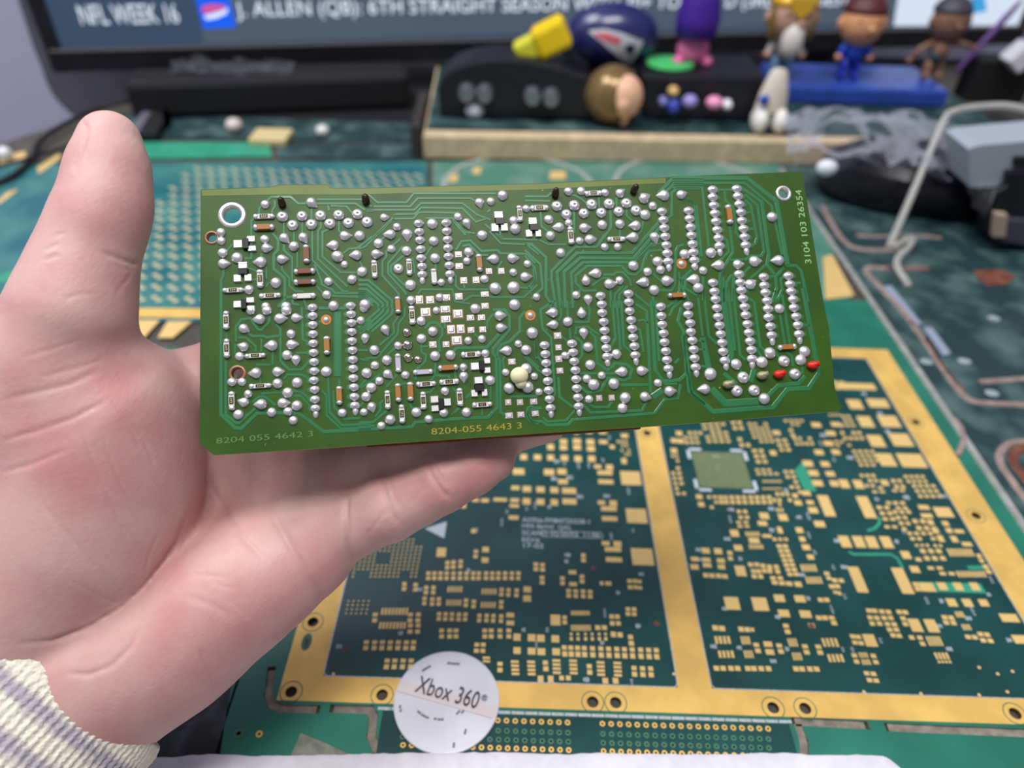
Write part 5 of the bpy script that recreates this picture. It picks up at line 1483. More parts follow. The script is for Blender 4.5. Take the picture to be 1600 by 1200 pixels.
# ---- knit sleeve
def sleeve():
    c0 = cs(92, 1052, 208); axd = np.array([-0.50, 0.637, -0.59]); axd /= np.linalg.norm(axd)
    sd = np.array([0.787, 0.617, 0.0]); sd = sd - axd * sd.dot(axd); sd /= np.linalg.norm(sd); fd = np.cross(axd, sd)
    nu, nv = 560, 150; L_ = 105.0
    vs = []; uvs = []
    for j in range(nv + 1):
        for i in range(nu):
            th = 2 * math.pi * i / nu; v = j / nv
            t = v * L_
            fl = 1 + 0.20 * v + 0.012 * math.sin(th * 3 + 1) - 0.03 * math.exp(-t / 4)
            rib = 0.24 * math.cos(th * 104 + 0.25 * math.sin(t * 1.7)) * (0.55 if t < 6 else 1) + 0.14 * math.sin(t * 5.0 + (i % 5))
            bulge = 0.5 * math.exp(-((t - 2.5) / 2.5) ** 2)
            rx = 37.0 * fl + rib + bulge; rz = 27.5 * fl + rib + bulge
            off = -2.2 + 2.0 * math.sin(th + .6) - 7.0 * max(0.0, -math.cos(th)) ** 1.5
            p = c0 + axd * (t + off) + sd * rx * math.cos(th) + fd * rz * math.sin(th)
            vs.append(c2w(p)); uvs.append((th * 5.0, t))
    fs = [(j * nu + i, j * nu + (i + 1) % nu, (j + 1) * nu + (i + 1) % nu, (j + 1) * nu + i) for j in range(nv) for i in range(nu)]
    base = len(vs)
    for t_, k in ((1.0, 0.95), (8.0, 0.90)):
        for i in range(nu):
            th = 2 * math.pi * i / nu
            off = -2.2 + 2.0 * math.sin(th + .6) - 7.0 * max(0.0, -math.cos(th)) ** 1.5
            vs.append(c2w(c0 + axd * (t_ + off) + sd * 37.0 * k * math.cos(th) + fd * 27.5 * k * math.sin(th))); uvs.append((th * 5.0, t_))
    for i in range(nu):
        k = (i + 1) % nu
        fs += [(k, i, base + i, base + k), (base + k, base + i, base + nu + i, base + nu + k)]
    me = bpy.data.meshes.new('sleeve'); me.from_pydata([tuple(v) for v in vs], [], fs)
    a = me.attributes.new('along', 'FLOAT', 'POINT'); a.data.foreach_set('value', [u[1] for u in uvs])
    a = me.attributes.new('around', 'FLOAT', 'POINT'); a.data.foreach_set('value', [u[0] for u in uvs])
    me.polygons.foreach_set('use_smooth', [True] * len(me.polygons))
    m = bpy.data.materials.new('striped_knit'); m.use_nodes = True; nt = m.node_tree; b = nt.nodes['Principled BSDF']; L = nt.links
    al = nt.nodes.new('ShaderNodeAttribute'); al.attribute_name = 'along'; ar = nt.nodes.new('ShaderNodeAttribute'); ar.attribute_name = 'around'
    cb = nt.nodes.new('ShaderNodeCombineXYZ'); L.new(ar.outputs['Fac'], cb.inputs[0])
    sc = nt.nodes.new('ShaderNodeMath'); sc.operation = 'MULTIPLY'; sc.inputs[1].default_value = 0.25; L.new(al.outputs['Fac'], sc.inputs[0]); L.new(sc.outputs[0], cb.inputs[1])
    nz = nt.nodes.new('ShaderNodeTexNoise'); nz.inputs['Scale'].default_value = 2.2; nz.inputs['Detail'].default_value = 5; L.new(cb.outputs[0], nz.inputs['Vector'])
    s1 = nt.nodes.new('ShaderNodeMath'); s1.operation = 'MULTIPLY_ADD'; s1.inputs[1].default_value = 4.2; L.new(nz.outputs['Fac'], s1.inputs[0]); L.new(al.outputs['Fac'], s1.inputs[2])
    s2 = nt.nodes.new('ShaderNodeMath'); s2.operation = 'MULTIPLY'; s2.inputs[1].default_value = 2 * math.pi / 9.0; L.new(s1.outputs[0], s2.inputs[0])
    s3 = nt.nodes.new('ShaderNodeMath'); s3.operation = 'SINE'; L.new(s2.outputs[0], s3.inputs[0])
    gt = nt.nodes.new('ShaderNodeMapRange'); gt.inputs['From Min'].default_value = 4.5; gt.inputs['From Max'].default_value = 7; L.new(al.outputs['Fac'], gt.inputs['Value'])
    mp = nt.nodes.new('ShaderNodeMapRange'); mp.inputs['From Min'].default_value = -0.5; mp.inputs['From Max'].default_value = .9; L.new(s3.outputs[0], mp.inputs['Value'])
    mu = nt.nodes.new('ShaderNodeMath'); mu.operation = 'MULTIPLY'; L.new(gt.outputs[0], mu.inputs[0]); L.new(mp.outputs[0], mu.inputs[1])
    mx = nt.nodes.new('ShaderNodeMix'); mx.data_type = 'RGBA'; mx.inputs['A'].default_value = (*srgb(222, 216, 200), 1); mx.inputs['B'].default_value = (*srgb(170, 164, 172), 1)
    L.new(mu.outputs[0], mx.inputs['Factor']); L.new(mx.outputs['Result'], b.inputs['Base Color']); b.inputs['Roughness'].default_value = .95; b.inputs['Specular IOR Level'].default_value = .1
    wv = nt.nodes.new('ShaderNodeTexVoronoi'); wv.inputs['Scale'].default_value = 900; tc = nt.nodes.new('ShaderNodeTexCoord'); L.new(tc.outputs['Object'], wv.inputs['Vector'])
    bp = nt.nodes.new('ShaderNodeBump'); bp.inputs['Strength'].default_value = .7; bp.inputs['Distance'].default_value = .0005; L.new(wv.outputs['Distance'], bp.inputs['Height']); L.new(bp.outputs['Normal'], b.inputs['Normal'])
    me.materials.append(m); me.update()
    bm = bmesh.new(); bm.from_mesh(me); bmesh.ops.recalc_face_normals(bm, faces=bm.faces); bm.to_mesh(me); bm.free()
    return link('sleeve', me, person, label='cream knit cuff with grey stripes')
sleeve()
# ================================================================== back of the bench
def vp(px, py, Y):                 # pixel -> point on the upright plane y = Y
    r = ray(px, py); return CAMP + r * (Y / r.y)
BLACK = mat('black_plastic', srgb(26, 26, 32), .38, 0, var=.15, vscale=40)
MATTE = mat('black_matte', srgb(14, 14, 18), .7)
GREYD = mat('dark_grey_panel', srgb(92, 92, 102), .6, 0, var=.06, vscale=20)
WALLM = mat('lavender_grey_wall', srgb(182, 182, 204), .85, 0, var=.03, vscale=6, bump=.1, bscale=120)
YB = 1.16
MB().box((0.0, YB + 0.02, 0.50), 4.0, 0.04, 2.5).build('wall_back', WALLM, None, kind='structure')
MB().box((-1.2, 0.4, 0.50), 0.04, 1.5, 2.5).build('wall_left', WALLM, None, kind='structure')
# ---- wooden ledge
l0 = onz(662, 248); l1 = onz(1262, 257); ld = l1 - l0; LL = ld.length; ld.normalize(); ln = Vector((-ld.y, ld.x, 0))
ZL = 0.0205
WOOD = mat('pale_plywood', srgb(200, 180, 146), .6, 0, var=.12, vscale=90)
ledge = thing('wooden_ledge', (l0 + l1) / 2 + ln * 0.09, 'low pale plywood ledge topped with green circuit board under the toys', 'shelf')
MB().box((l0 + l1) / 2 + ld * 0.10 + ln * 0.11 + Vector((0, 0, ZL / 2)), LL + 0.20, 0.22, ZL, ld, ln, bevel_ := (0, 0, 1)).build('plywood_board', WOOD, ledge, bevel=0.0012)
MB().box((l0 + l1) / 2 + ld * 0.10 + ln * 0.115 + Vector((0, 0, ZL + 0.0006)), LL + 0.195, 0.20, 0.0012, ld, ln).build('top_circuit_board', MASKH, ledge)
MB().box(l0 - ld * 0.006 + ln * 0.05 + Vector((0, 0, 0.014)), 0.008, 0.10, 0.028, ld, ln).build('dark_end_trim', mat('dark_trim', srgb(52, 46, 44), .6), ledge)
ZT_ = ZL + 0.0012
def yl(px, py): return onz(px, py, ZT_).y
# ---- television
r_ = ray(97, 76); TVL = CAMP + r_ * (0.75 / r_.y); TVR = onz(1600, 39, TVL.z)
tvx = TVR - TVL; tvx.z = 0; tvx.normalize(); tvn = Vector((tvx.y, -tvx.x, 0))          # towards the viewer
def tv(px, py, off=0.0):
    r = ray(px, py); t = (TVL - CAMP).dot(tvn) / r.dot(tvn); return CAMP + r * t + tvn * off
TWd = 1.10; THt = 0.62
tvo = thing('television', TVL + tvx * TWd / 2, 'large flat television with a sports news ticker at its bottom edge', 'television')
tc_ = TVL + tvx * TWd / 2
BZ = 0.014
SCR = mat('screen_picture', (0.01, 0.012, 0.02), .25, emit=srgb(62, 82, 108), estr=0.88)
SCR2 = mat('screen_bar', (0.01, 0.012, 0.02), .25, emit=srgb(86, 100, 118), estr=0.88)
SCRW = mat('screen_white', (0.01, 0.01, 0.01), .25, emit=srgb(214, 226, 244), estr=1.15)
SCRT = mat('screen_text', (0.01, 0.01, 0.01), .3, emit=srgb(226, 236, 250), estr=1.25)
SCRB = mat('screen_blue', (0.01, 0.01, 0.01), .3, emit=srgb(10, 96, 250), estr=1.1)
SCRR = mat('screen_red', (0.01, 0.01, 0.01), .3, emit=srgb(236, 90, 150), estr=1.0)
SCRC = mat('screen_cyan', (0.01, 0.01, 0.01), .3, emit=srgb(60, 170, 236), estr=1.0)
MB().box(tc_ - tvn * 0.026 + Vector((0, 0, THt / 2)), TWd + 2 * BZ, 0.05, THt + 2 * BZ, tvx, tvn).build('housing', BLACK, tvo, bevel=0.003)
MB().box(tc_ + Vector((0, 0, THt / 2)), TWd, 0.0012, THt, tvx, tvn).build('screen', SCR, tvo)
fb = MB()
zc = THt / 2
fb.box(tc_ + tvn * 0.002 + Vector((0, 0, -BZ * .75)), TWd + 2 * BZ, 0.006, BZ * 1.5, tvx, tvn); fb.box(tc_ + tvn * 0.002 + Vector((0, 0, THt + BZ / 2)), TWd + 2 * BZ, 0.006, BZ, tvx, tvn)
for sg in (-1, 1): fb.box(tc_ + tvx * sg * (TWd / 2 + BZ / 2) + tvn * 0.002 + Vector((0, 0, zc)), BZ, 0.006, THt, tvx, tvn)
fb.build('bezel', BLACK, tvo)
MB().box(TVL + tvx * TWd / 2 + tvn * 0.0055 + Vector((0, 0, -0.0006)), TWd + 0.02, 0.002, 0.0022, tvx, tvn).build('bezel_edge', mat('bezel_edge_grey', srgb(112, 106, 108), .4), tvo)
def tvquad(name, pts, m, off=0.0011):
    MB().prism([tv(x, y, off) for x, y in pts], tvn * 0.0004).build(name, m, tvo)
tvquad('ticker_bar', [(318, 68), (306, -60), (1410, -95), (1398, 36)], SCR2)
tvquad('picture_panel', [(1395, 40), (1420, -120), (1760, -120), (1760, 38)], SCRW, 0.0017)
tvquad('picture_patch', [(1514, 18), (1516, -6), (1536, -6), (1540, 16), (1526, 20)], SCRC, 0.0022)
tvquad('logo_tile', [(318, 44), (303, -14), (356, -16), (369, 42)], SCRB, 0.0017)
tvquad('logo_shape', [(315, 16), (318, 8), (334, 6), (352, 8), (350, 14), (334, 17), (322, 20)], SCRR, 0.0022)
tvquad('logo_shape', [(318, 24), (330, 21), (348, 16), (356, 10), (355, 20), (340, 27), (324, 30)], SCRT, 0.0022)
def tvtext(body_, x0, yb0, x1, yb1, yt0, m):
    a = tv(x0, yb0, .003); b = tv(x1, yb1, .003); h = (tv(x0, yt0, .003) - a).length
    c = (a + b) / 2 + Vector((0, 0, h / 2))
    text_obj(body_, 'ticker_text', c, tvx, (0, 0, 1), (b - a).length, h, m, tvo, depth=0.0002)
tvtext('NFL WEEK 16', 130, 38, 282, 34, 9, SCRT)
tvtext('J. ALLEN (QB): 6TH STRAIGHT SEASON WITH 30+ TOTAL TD (3RD LONGEST)', 373, 35, 1330, 11, 5, SCRT)
for sg in (0.25, 0.8):
    p = TVL + tvx * TWd * sg; MB().box(Vector((p.x, p.y, (p.z - BZ) / 2 + 0.0006)) - tvn * 0.03, 0.05, 0.05, p.z - BZ - 0.0008, tvx, tvn).build('foot', BLACK, tvo)
# added black bar standing in for the shade below the television
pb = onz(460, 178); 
MB().box(Vector((-0.250, pb.y + 0.020, 0.0178)), 0.27, 0.05, 0.035, tvx, tvn).build('under_tv_shade_bar', MATTE, None, bevel=0.006, label='long low black bar added as the shade under the left half of the television', cat='shade bar')
MB().box(Vector((-0.19, pb.y + 0.08, -0.0008)), 0.36, 0.19, 0.002).build('under_tv_shade_sheet', MATTE, None, label='thin black sheet added as the shade on the bench beneath the television', cat='mat')  # added dark sheet, the shade beneath the television put in as colour
# dark grey cabinet left behind the television
Yg = 0.85
gp = [(-20, -260), (22, -10), (48, 70), (62, 105), (70, 130), (82, 152), (100, 172), (122, 190), (232, 190), (232, -260)]
ec = thing('equipment_case', (-0.44, Yg + .03, -0.75), 'dark grey case with rounded lower corner standing at the left end of the television', 'case')
MB().prism([vp(x, y, Yg) for x, y in gp], (0, 0.05, 0)).build('case_body', GREYD, ec, bevel=0.004)
pz = vp(200, 190, Yg); MB().box(Vector((pz.x - .01, Yg + .025, (pz.z - .75) / 2)), .05, .05, .75 + pz.z).build('pedestal', GREYD, ec)
# clear crumpled wrapper on the black bar
CLEAR = clear_plastic('clear_wrapper', .06, rough=.12)
def crumple(name, corners, z0, amp, seed, label, cat, m, n=26, dome=0.0, sc=55):
    a, b, c, d = [Vector(p) for p in corners]
    def fn(u, v):
        p = (a * (1 - u) + b * u) * (1 - v) + (d * (1 - u) + c * u) * v
        q = Vector((p.x * sc, p.y * sc, seed))
        h = amp * (abs(mnoise.noise(q)) * 1.4 + .5 * abs(mnoise.noise(q * 2.3)))
        return p + Vector((mnoise.noise(q * 1.3) * amp * .7, mnoise.noise(q * 1.7 + Vector((3, 1, 0))) * amp * .7, z0 + h + dome * math.sin(math.pi * u) ** .6 * math.sin(math.pi * min(1, v * 1.0)) ** .6))
    mb = MB(); mb.grid(fn, n, n)
    o = mb.build(name, m, None, smooth=True, label=label, cat=cat)
    return o
crumple('plastic_wrapper', [onz(280, 176), onz(470, 176), onz(470, 160), onz(290, 158)], 0.036, 0.009, 2.0, 'crumpled clear plastic wrapper glinting on the black bar behind the thumb', 'wrapper', CLEAR)
# ---- left clutter: cables, rod, red clip
CABLE = mat('cable_black', srgb(20, 20, 24), .45)
def sm3(P, n=6):
    P = [Vector(p) for p in P]; out = []
    for i in range(len(P) - 1):
        p0 = P[max(i - 1, 0)]; p1 = P[i]; p2 = P[i + 1]; p3 = P[min(i + 2, len(P) - 1)]
        for k in range(n):
            t = k / n
            out.append(0.5 * ((2 * p1) + (p2 - p0) * t + (2 * p0 - 5 * p1 + 4 * p2 - p3) * t * t + (3 * p1 - p0 - 3 * p2 + p3) * t ** 3))
    return out + [P[-1]]
MB().tube(sm3([onz(200, 158, .010), onz(150, 172, .008), onz(98, 196, .005), onz(62, 222, .004), onz(48, 250, .003), onz(10, 280, .003), onz(-60, 300, .003)]), 0.0024, 8).build('power_cable', CABLE, None, smooth=True, label='thick black cable looping on the bench left of the thumb', cat='cable')
MB().tube(sm3([onz(125, 222, .002), onz(90, 234, .002), onz(48, 246, .0065), onz(0, 258, .003), onz(-60, 268, .002)]), 0.0015, 8).build('thin_cable', CABLE, None, smooth=True, label='thin black cable crossing the thick one left of the thumb', cat='cable')
m_ = MB(); m_.ell(onz(7, 240, .005), .006, .006, .006, n=16, m=10)
m_.build('white_bead', mat('white_plastic', srgb(226, 226, 228), .4), None, smooth=True, label='white bead at the left picture edge beside the black cables', cat='bead')
rd0 = onz(208, 216, .004); rd1 = onz(262, 132, .004); rdd = (rd1 - rd0).normalized(); rds = Vector((rdd.y, -rdd.x, 0))
rod = thing('metal_bar', (rd0 + rd1) / 2 - Vector((0, 0, .004)), 'grey metal bar with a black side lying behind the thumb tip', 'bar')
MB().box((rd0 + rd1) / 2, (rd1 - rd0).length, 0.009, 0.008, rdd, rds).build('bar_body', mat('dull_steel', srgb(150, 150, 164), .35, .6), rod, bevel=.001)
MB().box((rd0 + rd1) / 2 + rds * 0.013, (rd1 - rd0).length, 0.016, 0.0075, rdd, rds).build('black_side', MATTE, rod, bevel=.001)
MB().box(onz(262, 190, .005), .016, .014, .010, bevel_).build('red_clip', mat('red_plastic', srgb(176, 40, 44), .4), None, bevel=.002, label='small red plastic clip on the bench behind the thumb', cat='clip')
for x, y, r, c, nm, lb in ((505, 212, .0062, (220, 222, 220), 'white_bead', 'white bead on the bench between the thumb and the ledge'), (742, 176, .009, (214, 222, 226), 'white_bead', 'white bead lying in front of the black box with silver knobs'),
                       (368, 206, .008, (206, 196, 190), 'pinkish_bead', 'pale pinkish bead on the bench, left of the tan chip')):
    p = onz(x, y, 0) if x != 742 else onz(x, y + 8, ZT_)
    m_ = MB(); m_.ell(p + Vector((0, 0, r * .8)), r, r, r * .8, n=14, m=9); m_.build(nm, mat(nm + '%d' % x, srgb(*c), .4), None, smooth=True, label=lb, cat='bead')
MB().box(onz(424, 214, .003), .034, .03, .006).build('tan_chip', mat('tan_plastic', srgb(206, 186, 136), .5), None, bevel=.001, label='flat tan plastic chip on the bench between two beads', cat='chip')
# ---- black box with silver knobs on the ledge
Yk = yl(800, 187)
prof = [(688, 187), (683, 140), (690, 122), (710, 106), (740, 96), (780, 91), (830, 95), (880, 108), (922, 122), (926, 187)]
dk = thing('knob_box', vp(805, 187, Yk), 'black domed box with two pairs of silver knobs on the ledge', 'box')
MB().prism([vp(x, y, Yk) for x, y in prof], (0, 0.05, 0)).build('box_body', BLACK, dk, bevel=.003)
for x, y in ((730, 143), (758, 144), (832, 148), (861, 150)):
    p = vp(x, y, Yk); k = pxsize(p)
    m_ = MB(); m_.lathe([(14 * k, 0), (14 * k, .006), (11 * k, .010), (4 * k, .011), (0, .010)], 20, p, (1, 0, 0), (0, 0, 1), (0, -1, 0)); m_.build('knob', mat('chrome_knob', srgb(150, 150, 160), .3, .8), dk, smooth='auto')
# leaning yellow toy on the box
YEL = mat('yellow_plastic', srgb(236, 200, 20), .4); YG = mat('yellow_green', srgb(214, 210, 60), .4)
yt = thing('yellow_toy', vp(815, 92, Yk + .025), 'bright yellow toy block leaning on the black knob box', 'toy')
a = vp(806, 86, Yk + .025); b = vp(888, 44, Yk + .025); d = (b - a); Ld = d.length; d.normalize(); nn = Vector((0, -1, 0)); s_ = d.cross(nn)
MB().box(a.lerp(b, .22), Ld * .42, .020, .020, d, nn, s_).build('yellow_green_end', YG, yt, bevel=.004)
MB().box(a.lerp(b, .68), Ld * .62, .026, .027, d, nn, s_).build('yellow_block', YEL, yt, bevel=.005)
m_ = MB(); p = vp(868, 76, Yk + .018); m_.ell(p, .006, .004, .005, n=12, m=8); m_.build('pale_spot', mat('pale_face', srgb(226, 200, 190), .5), yt, smooth=True)
# navy ball with emblem
Yf = Yk + .06
fc = vp(957, 56, Yf); kf = pxsize(fc) * 1.02; RX, RZ, RY = 72 * kf, 46 * kf, 42 * kf
ball = thing('navy_ball', fc - Vector((0, 0, RZ)), 'glossy navy blue ball with a red and white streak emblem in front of the television', 'ball')
m_ = MB(); m_.ell(fc, RX, RY, RZ, n=36, m=20); m_.build('ball_body', mat('navy_gloss', srgb(34, 38, 92), .3, 0, coat=.4), ball, smooth=True)
MB().lathe([(.03, 0), (.026, .003), (.022, fc.z - RZ * .9 - ZT_)], 24, Vector((fc.x, fc.y, ZT_))).build('ball_stand', BLACK, ball, smooth='auto')
EMW = mat('emblem_silver', srgb(196, 198, 206), .4); EMR = mat('emblem_red', srgb(206, 96, 110), .4); EMN = mat('emblem_dark', srgb(30, 34, 64), .4)
def emblem(name, up, lowp, m, k):
    mb = MB()
    def ip(P, t):
        t *= len(P) - 1; i = min(int(t), len(P) - 2); f = t - i
        return P[i][0] * (1 - f) + P[i + 1][0] * f, P[i][1] * (1 - f) + P[i + 1][1] * f
    def fn(u, v):
        x0, y0 = ip(up, u); x1, y1 = ip(lowp, u); x = x0 * (1 - v) + x1 * v; y = y0 * (1 - v) + y1 * v
        X = (x - 957) * kf / RX; Z = -(y - 56) * kf / RZ; q = max(0.02, 1 - X * X - Z * Z)
        return fc + Vector((X * RX, -math.sqrt(q) * RY, Z * RZ)) * k
    mb.grid(fn, 14, 6); mb.build(name, m, ball, smooth=True)
emblem('emblem_streak', [(918, 42), (940, 38), (965, 42), (1000, 54)], [(918, 44), (938, 56), (962, 74), (985, 92)], EMW, 1.012)
emblem('emblem_red_streak', [(926, 44), (945, 43), (966, 49)], [(930, 49), (946, 55), (962, 58)], EMR, 1.024)
emblem('emblem_dark_mark', [(974, 58), (982, 57), (988, 60)], [(972, 66), (980, 70), (985, 76)], EMN, 1.024)
# round toy head lying on its side
hc_ = vp(957, 148, yl(957, 191)); kh = pxsize(hc_); R = 44 * kh
GB = mat('bronze_gold', srgb(128, 104, 66), .25, .35); SKT = mat('toy_skin', srgb(228, 178, 146), .45)
th_ = thing('round_toy', hc_ - Vector((0, 0, R)), 'round toy head with glossy bronze hair and tan face on the ledge', 'toy')
m_ = MB(); m_.ell(hc_, R, R, R, n=28, m=16); m_.build('hair', GB, th_, smooth=True)
m_ = MB(); m_.ell(hc_ + Vector((.36 * R, -.42 * R, .08 * R)), R * .66, R * .66, R * .74, n=24, m=14); m_.build('face', SKT, th_, smooth=True)
m_ = MB(); m_.ell(hc_ + Vector((.30 * R, -1.04 * R, -.06 * R)), R * .22, R * .12, R * .24, n=14, m=8); m_.build('ear', SKT, th_, smooth=True)
m_ = MB(); m_.ell(hc_ + Vector((.42 * R, -.45 * R, -.62 * R)), R * .22, R * .2, R * .34, n=14, m=8); m_.build('neck', SKT, th_, smooth=True)
# black box with small coloured things
Yx = yl(1100, 190)
MB().prism([vp(x, y, Yx) for x, y in ((1003, 190), (1003, 118), (1198, 118), (1198, 190))], (0, .07, 0)).build('black_case', BLACK, None, bevel=.004, label='black rectangular case behind small coloured trinkets on the ledge', cat='case')
zt = vp(1050, 118, Yx).z
p = vp(1045, 112, Yx + .03); m_ = MB(); m_.lathe([(0, 0), (.021, 0), (.022, .002), (.021, .004), (0, .0045)], 28, Vector((p.x, p.y, zt + .0002))); m_.build('green_disc', mat('green_plastic', srgb(70, 190, 104), .4), None, smooth='auto', label='flat green plastic disc on top of the black case', cat='disc')
for x, y, w, h, c, nm, lb in ((1036, 158, 13, 14, (120, 116, 180), 'lilac_trinket', 'small lilac trinket left of the blue one'), (1052, 165, 20, 24, (58, 78, 176), 'blue_trinket', 'small blue trinket standing before the black case'), (1052, 142, 16, 14, (206, 170, 110), 'tan_bead', 'tan bead above the blue trinket'),
                          (1078, 158, 22, 18, (150, 140, 206), 'violet_trinket', 'pale violet trinket beside the blue one'), (1116, 160, 24, 18, (232, 150, 190), 'pink_trinket', 'pink glossy trinket before the black case'), (1136, 163, 14, 14, (226, 226, 230), 'white_trinket', 'small white trinket right of the pink one')):
    p = vp(x, y, Yx - .014); k = pxsize(p); m_ = MB()
    m_.ell(p, w * .55 * k, .008, h * .55 * k, n=16, m=10); m_.build(nm, mat(nm, srgb(*c), .35), None, smooth=True, label=lb, cat='trinket', group='small trinkets before the black case')
# purple haired toy on the case
pp = vp(1078, 104, Yx + .035); k = pxsize(pp); pp = Vector((pp.x, pp.y, zt))
pt_ = thing('purple_hair_toy', pp, 'toy with tall purple hair and pink body standing on the black case', 'toy')
MB().lathe([(0, .024), (30 * k, .026), (33 * k, .040), (27 * k, .060), (19 * k, .082), (11 * k, .098), (3 * k, .108), (0, .109)], 24, pp).build('purple_hair', mat('purple_hair', srgb(66, 30, 150), .6, 0, var=.2, vscale=300), pt_, smooth=True)
m_ = MB(); m_.ell(pp + Vector((0, 0, .014)), 25 * k, 20 * k, .0145, n=20, m=12); m_.build('pink_body', mat('pink_plastic', srgb(214, 110, 158), .45), pt_, smooth=True)
for sg in (-1, 1):
    m_ = MB(); m_.ell(pp + Vector((sg * 22 * k, -.006, .005)), 9 * k, .007, .005, n=12, m=8); m_.build('foot', MATS['pink_plastic'], pt_, smooth=True)
# little white toy robot
Yw = yl(1195, 203); wp = vp(1195, 203, Yw); k = pxsize(wp)
wr = thing('toy_robot', wp, 'small cream toy robot with a blue eye and two big feet at the ledge front', 'toy')
CRM = mat('cream_plastic', srgb(214, 206, 192), .45)
MB().lathe([(24 * k, .018), (21 * k, .034), (13 * k, .050), (9 * k, .053), (0, .054)], 18, wp, sy=.7).build('robot_body', CRM, wr, smooth='auto')
for sg in (-1, 1):
    m_ = MB(); m_.ell(wp + Vector((sg * 15 * k, -.005, .011)), 13 * k, .013, .011, n=14, m=9); m_.build('foot', mat('white_foot', srgb(228, 226, 220), .4), wr, smooth=True)
m_ = MB(); m_.ell(vp(1194, 157, Yw - .011), 8 * k, .003, 8 * k, n=14, m=8); m_.build('blue_eye', mat('blue_eye', srgb(40, 70, 170), .3), wr, smooth=True)
# blue tray carrying the figures
Yt = yl(1350, 166)
BLUE = mat('blue_plastic', srgb(46, 76, 166), .35, 0, var=.1, vscale=60)
ta_, tb_ = vp(1222, 134, Yt), vp(1486, 142, Yt)
MB().prism([Vector((ta_.x, Yt, ZT_)), ta_, Vector((tb_.x, Yt, ta_.z)), Vector((tb_.x, Yt, ZT_))], (0, .085, 0)).build('blue_tray', BLUE, None, bevel=.003, label='long blue plastic tray under the toy figures', cat='tray')
zf = ta_.z
def figure(x, ytop, yfoot, Y, label, skin, hair, torso, legs, headk=1.0, arms=None, prop=None, beard=None, helmet=None):
    base = vp(x, yfoot, Y); base = Vector((base.x, base.y, zf))
    Hh = vp(x, ytop, Y).z - zf
    t = thing('toy_figure', base, label, 'toy figure', 'big-headed toy figures on the blue tray')
    hr = .25 * Hh * headk; hz = Hh - hr
    def E(nm, c, rx, ry, rz, m): q = MB(); q.ell(base + Vector(c), rx, ry, rz, n=20, m=12); q.build(nm, m, t, smooth=True)
    E('head', (0, 0, hz), hr * .92, hr * .86, hr, skin)
    E('nose', (hr * .1, -hr * .82, hz - hr * .15), hr * .14, hr * .16, hr * .16, skin)
    for sg in (-1, 1):
        E('ear', (sg * hr * .92, 0, hz - hr * .1), hr * .14, hr * .14, hr * .24, skin)
        E('eye', (sg * hr * .34, -hr * .70, hz + hr * .10), hr * .13, hr * .08, hr * .10, mat('toy_eye', srgb(50, 34, 30), .3))
    E('mouth', (hr * .05, -hr * .70, hz - hr * .48), hr * .26, hr * .06, hr * .05, mat('toy_mouth', srgb(140, 70, 60), .4))
    q = MB(); q.ell(base + Vector((0, hr * .10, hz + hr * .12)), hr * .97, hr * .94, hr * 1.0, n=24, m=8, t0=math.pi * .58, t1=math.pi); q.build('helmet' if helmet else 'hair', helmet or hair, t, smooth=True)
    if helmet:
        q = MB(); q.prism([base + Vector((dx * hr, -hr * .92, hz + dz * hr)) for dx, dz in ((-.5, .75), (.5, .75), (.34, .3), (0, .02), (-.34, .3))], (0, hr * .16, 0)); q.build('helmet_plate', helmet, t)
        for sg in (-1, 1): E('cheek_guard', (sg * hr * .72, -hr * .2, hz - hr * .2), hr * .2, hr * .3, hr * .7, mat('helmet_side', srgb(136, 108, 52), .4, .2))
    if beard: E('beard', (0, -hr * .62, hz - hr * .75), hr * .42, hr * .4, hr * .72, beard)
    sh = Hh * .50
    q = MB(); q.tube([base + Vector((0, 0, sh)), base + Vector((0, 0, Hh * .40)), base + Vector((0, 0, Hh * .24))], [.09 * Hh, .125 * Hh, .11 * Hh], 14); q.build('torso', torso, t, smooth=True)
    for sg in (-1, 1):
        q = MB(); q.tube([base + Vector((sg * Hh * .06, 0, Hh * .26)), base + Vector((sg * Hh * .075, 0, Hh * .12)), base + Vector((sg * Hh * .085, -Hh * .01, .003))], [.07 * Hh, .06 * Hh, .055 * Hh], 12); q.build('leg', legs, t, smooth=True)
        E('shoe', (sg * Hh * .085, -Hh * .03, .004), Hh * .05, Hh * .075, .0045, legs)
        ar = (arms or {}).get(sg, [(sg * .10, 0, .46), (sg * .17, -.02, .36), (sg * .20, -.04, .28)])
        P = [base + Vector(v) * Hh for v in ar]
        q = MB(); q.tube(P, [.045 * Hh, .04 * Hh, .034 * Hh], 10); q.build('arm', torso if not arms else skin, t, smooth=True)
        E('hand', tuple(P[-1] - base), Hh * .045, Hh * .045, Hh * .045, skin)
    if prop: prop(t, base, Hh)
    return t
SK1 = mat('toy_skin_light', srgb(222, 160, 116), .5); SK2 = mat('toy_skin_brown', srgb(134, 98, 78), .5)
figure(1210, -24, 138, Yt + .025, 'toy figure with gold helmet and white beard in pale blue trousers', mat('toy_skin_pale', srgb(190, 150, 130), .5), GB, mat('grey_white_cloth', srgb(206, 202, 198), .6), mat('pale_blue_cloth', srgb(108, 150, 190), .55), 1.2,
       beard=mat('white_beard', srgb(224, 218, 210), .7), helmet=mat('gold_helmet', srgb(226, 178, 54), .35, .2))
figure(1316, -10, 140, Yt + .03, 'toy figure with dark red hair in a bright blue suit on the blue tray', SK1, mat('dark_red_hair', srgb(84, 34, 40), .5), mat('bright_blue_cloth', srgb(36, 76, 196), .5), mat('deep_blue_cloth', srgb(24, 44, 170), .5), 1.2)
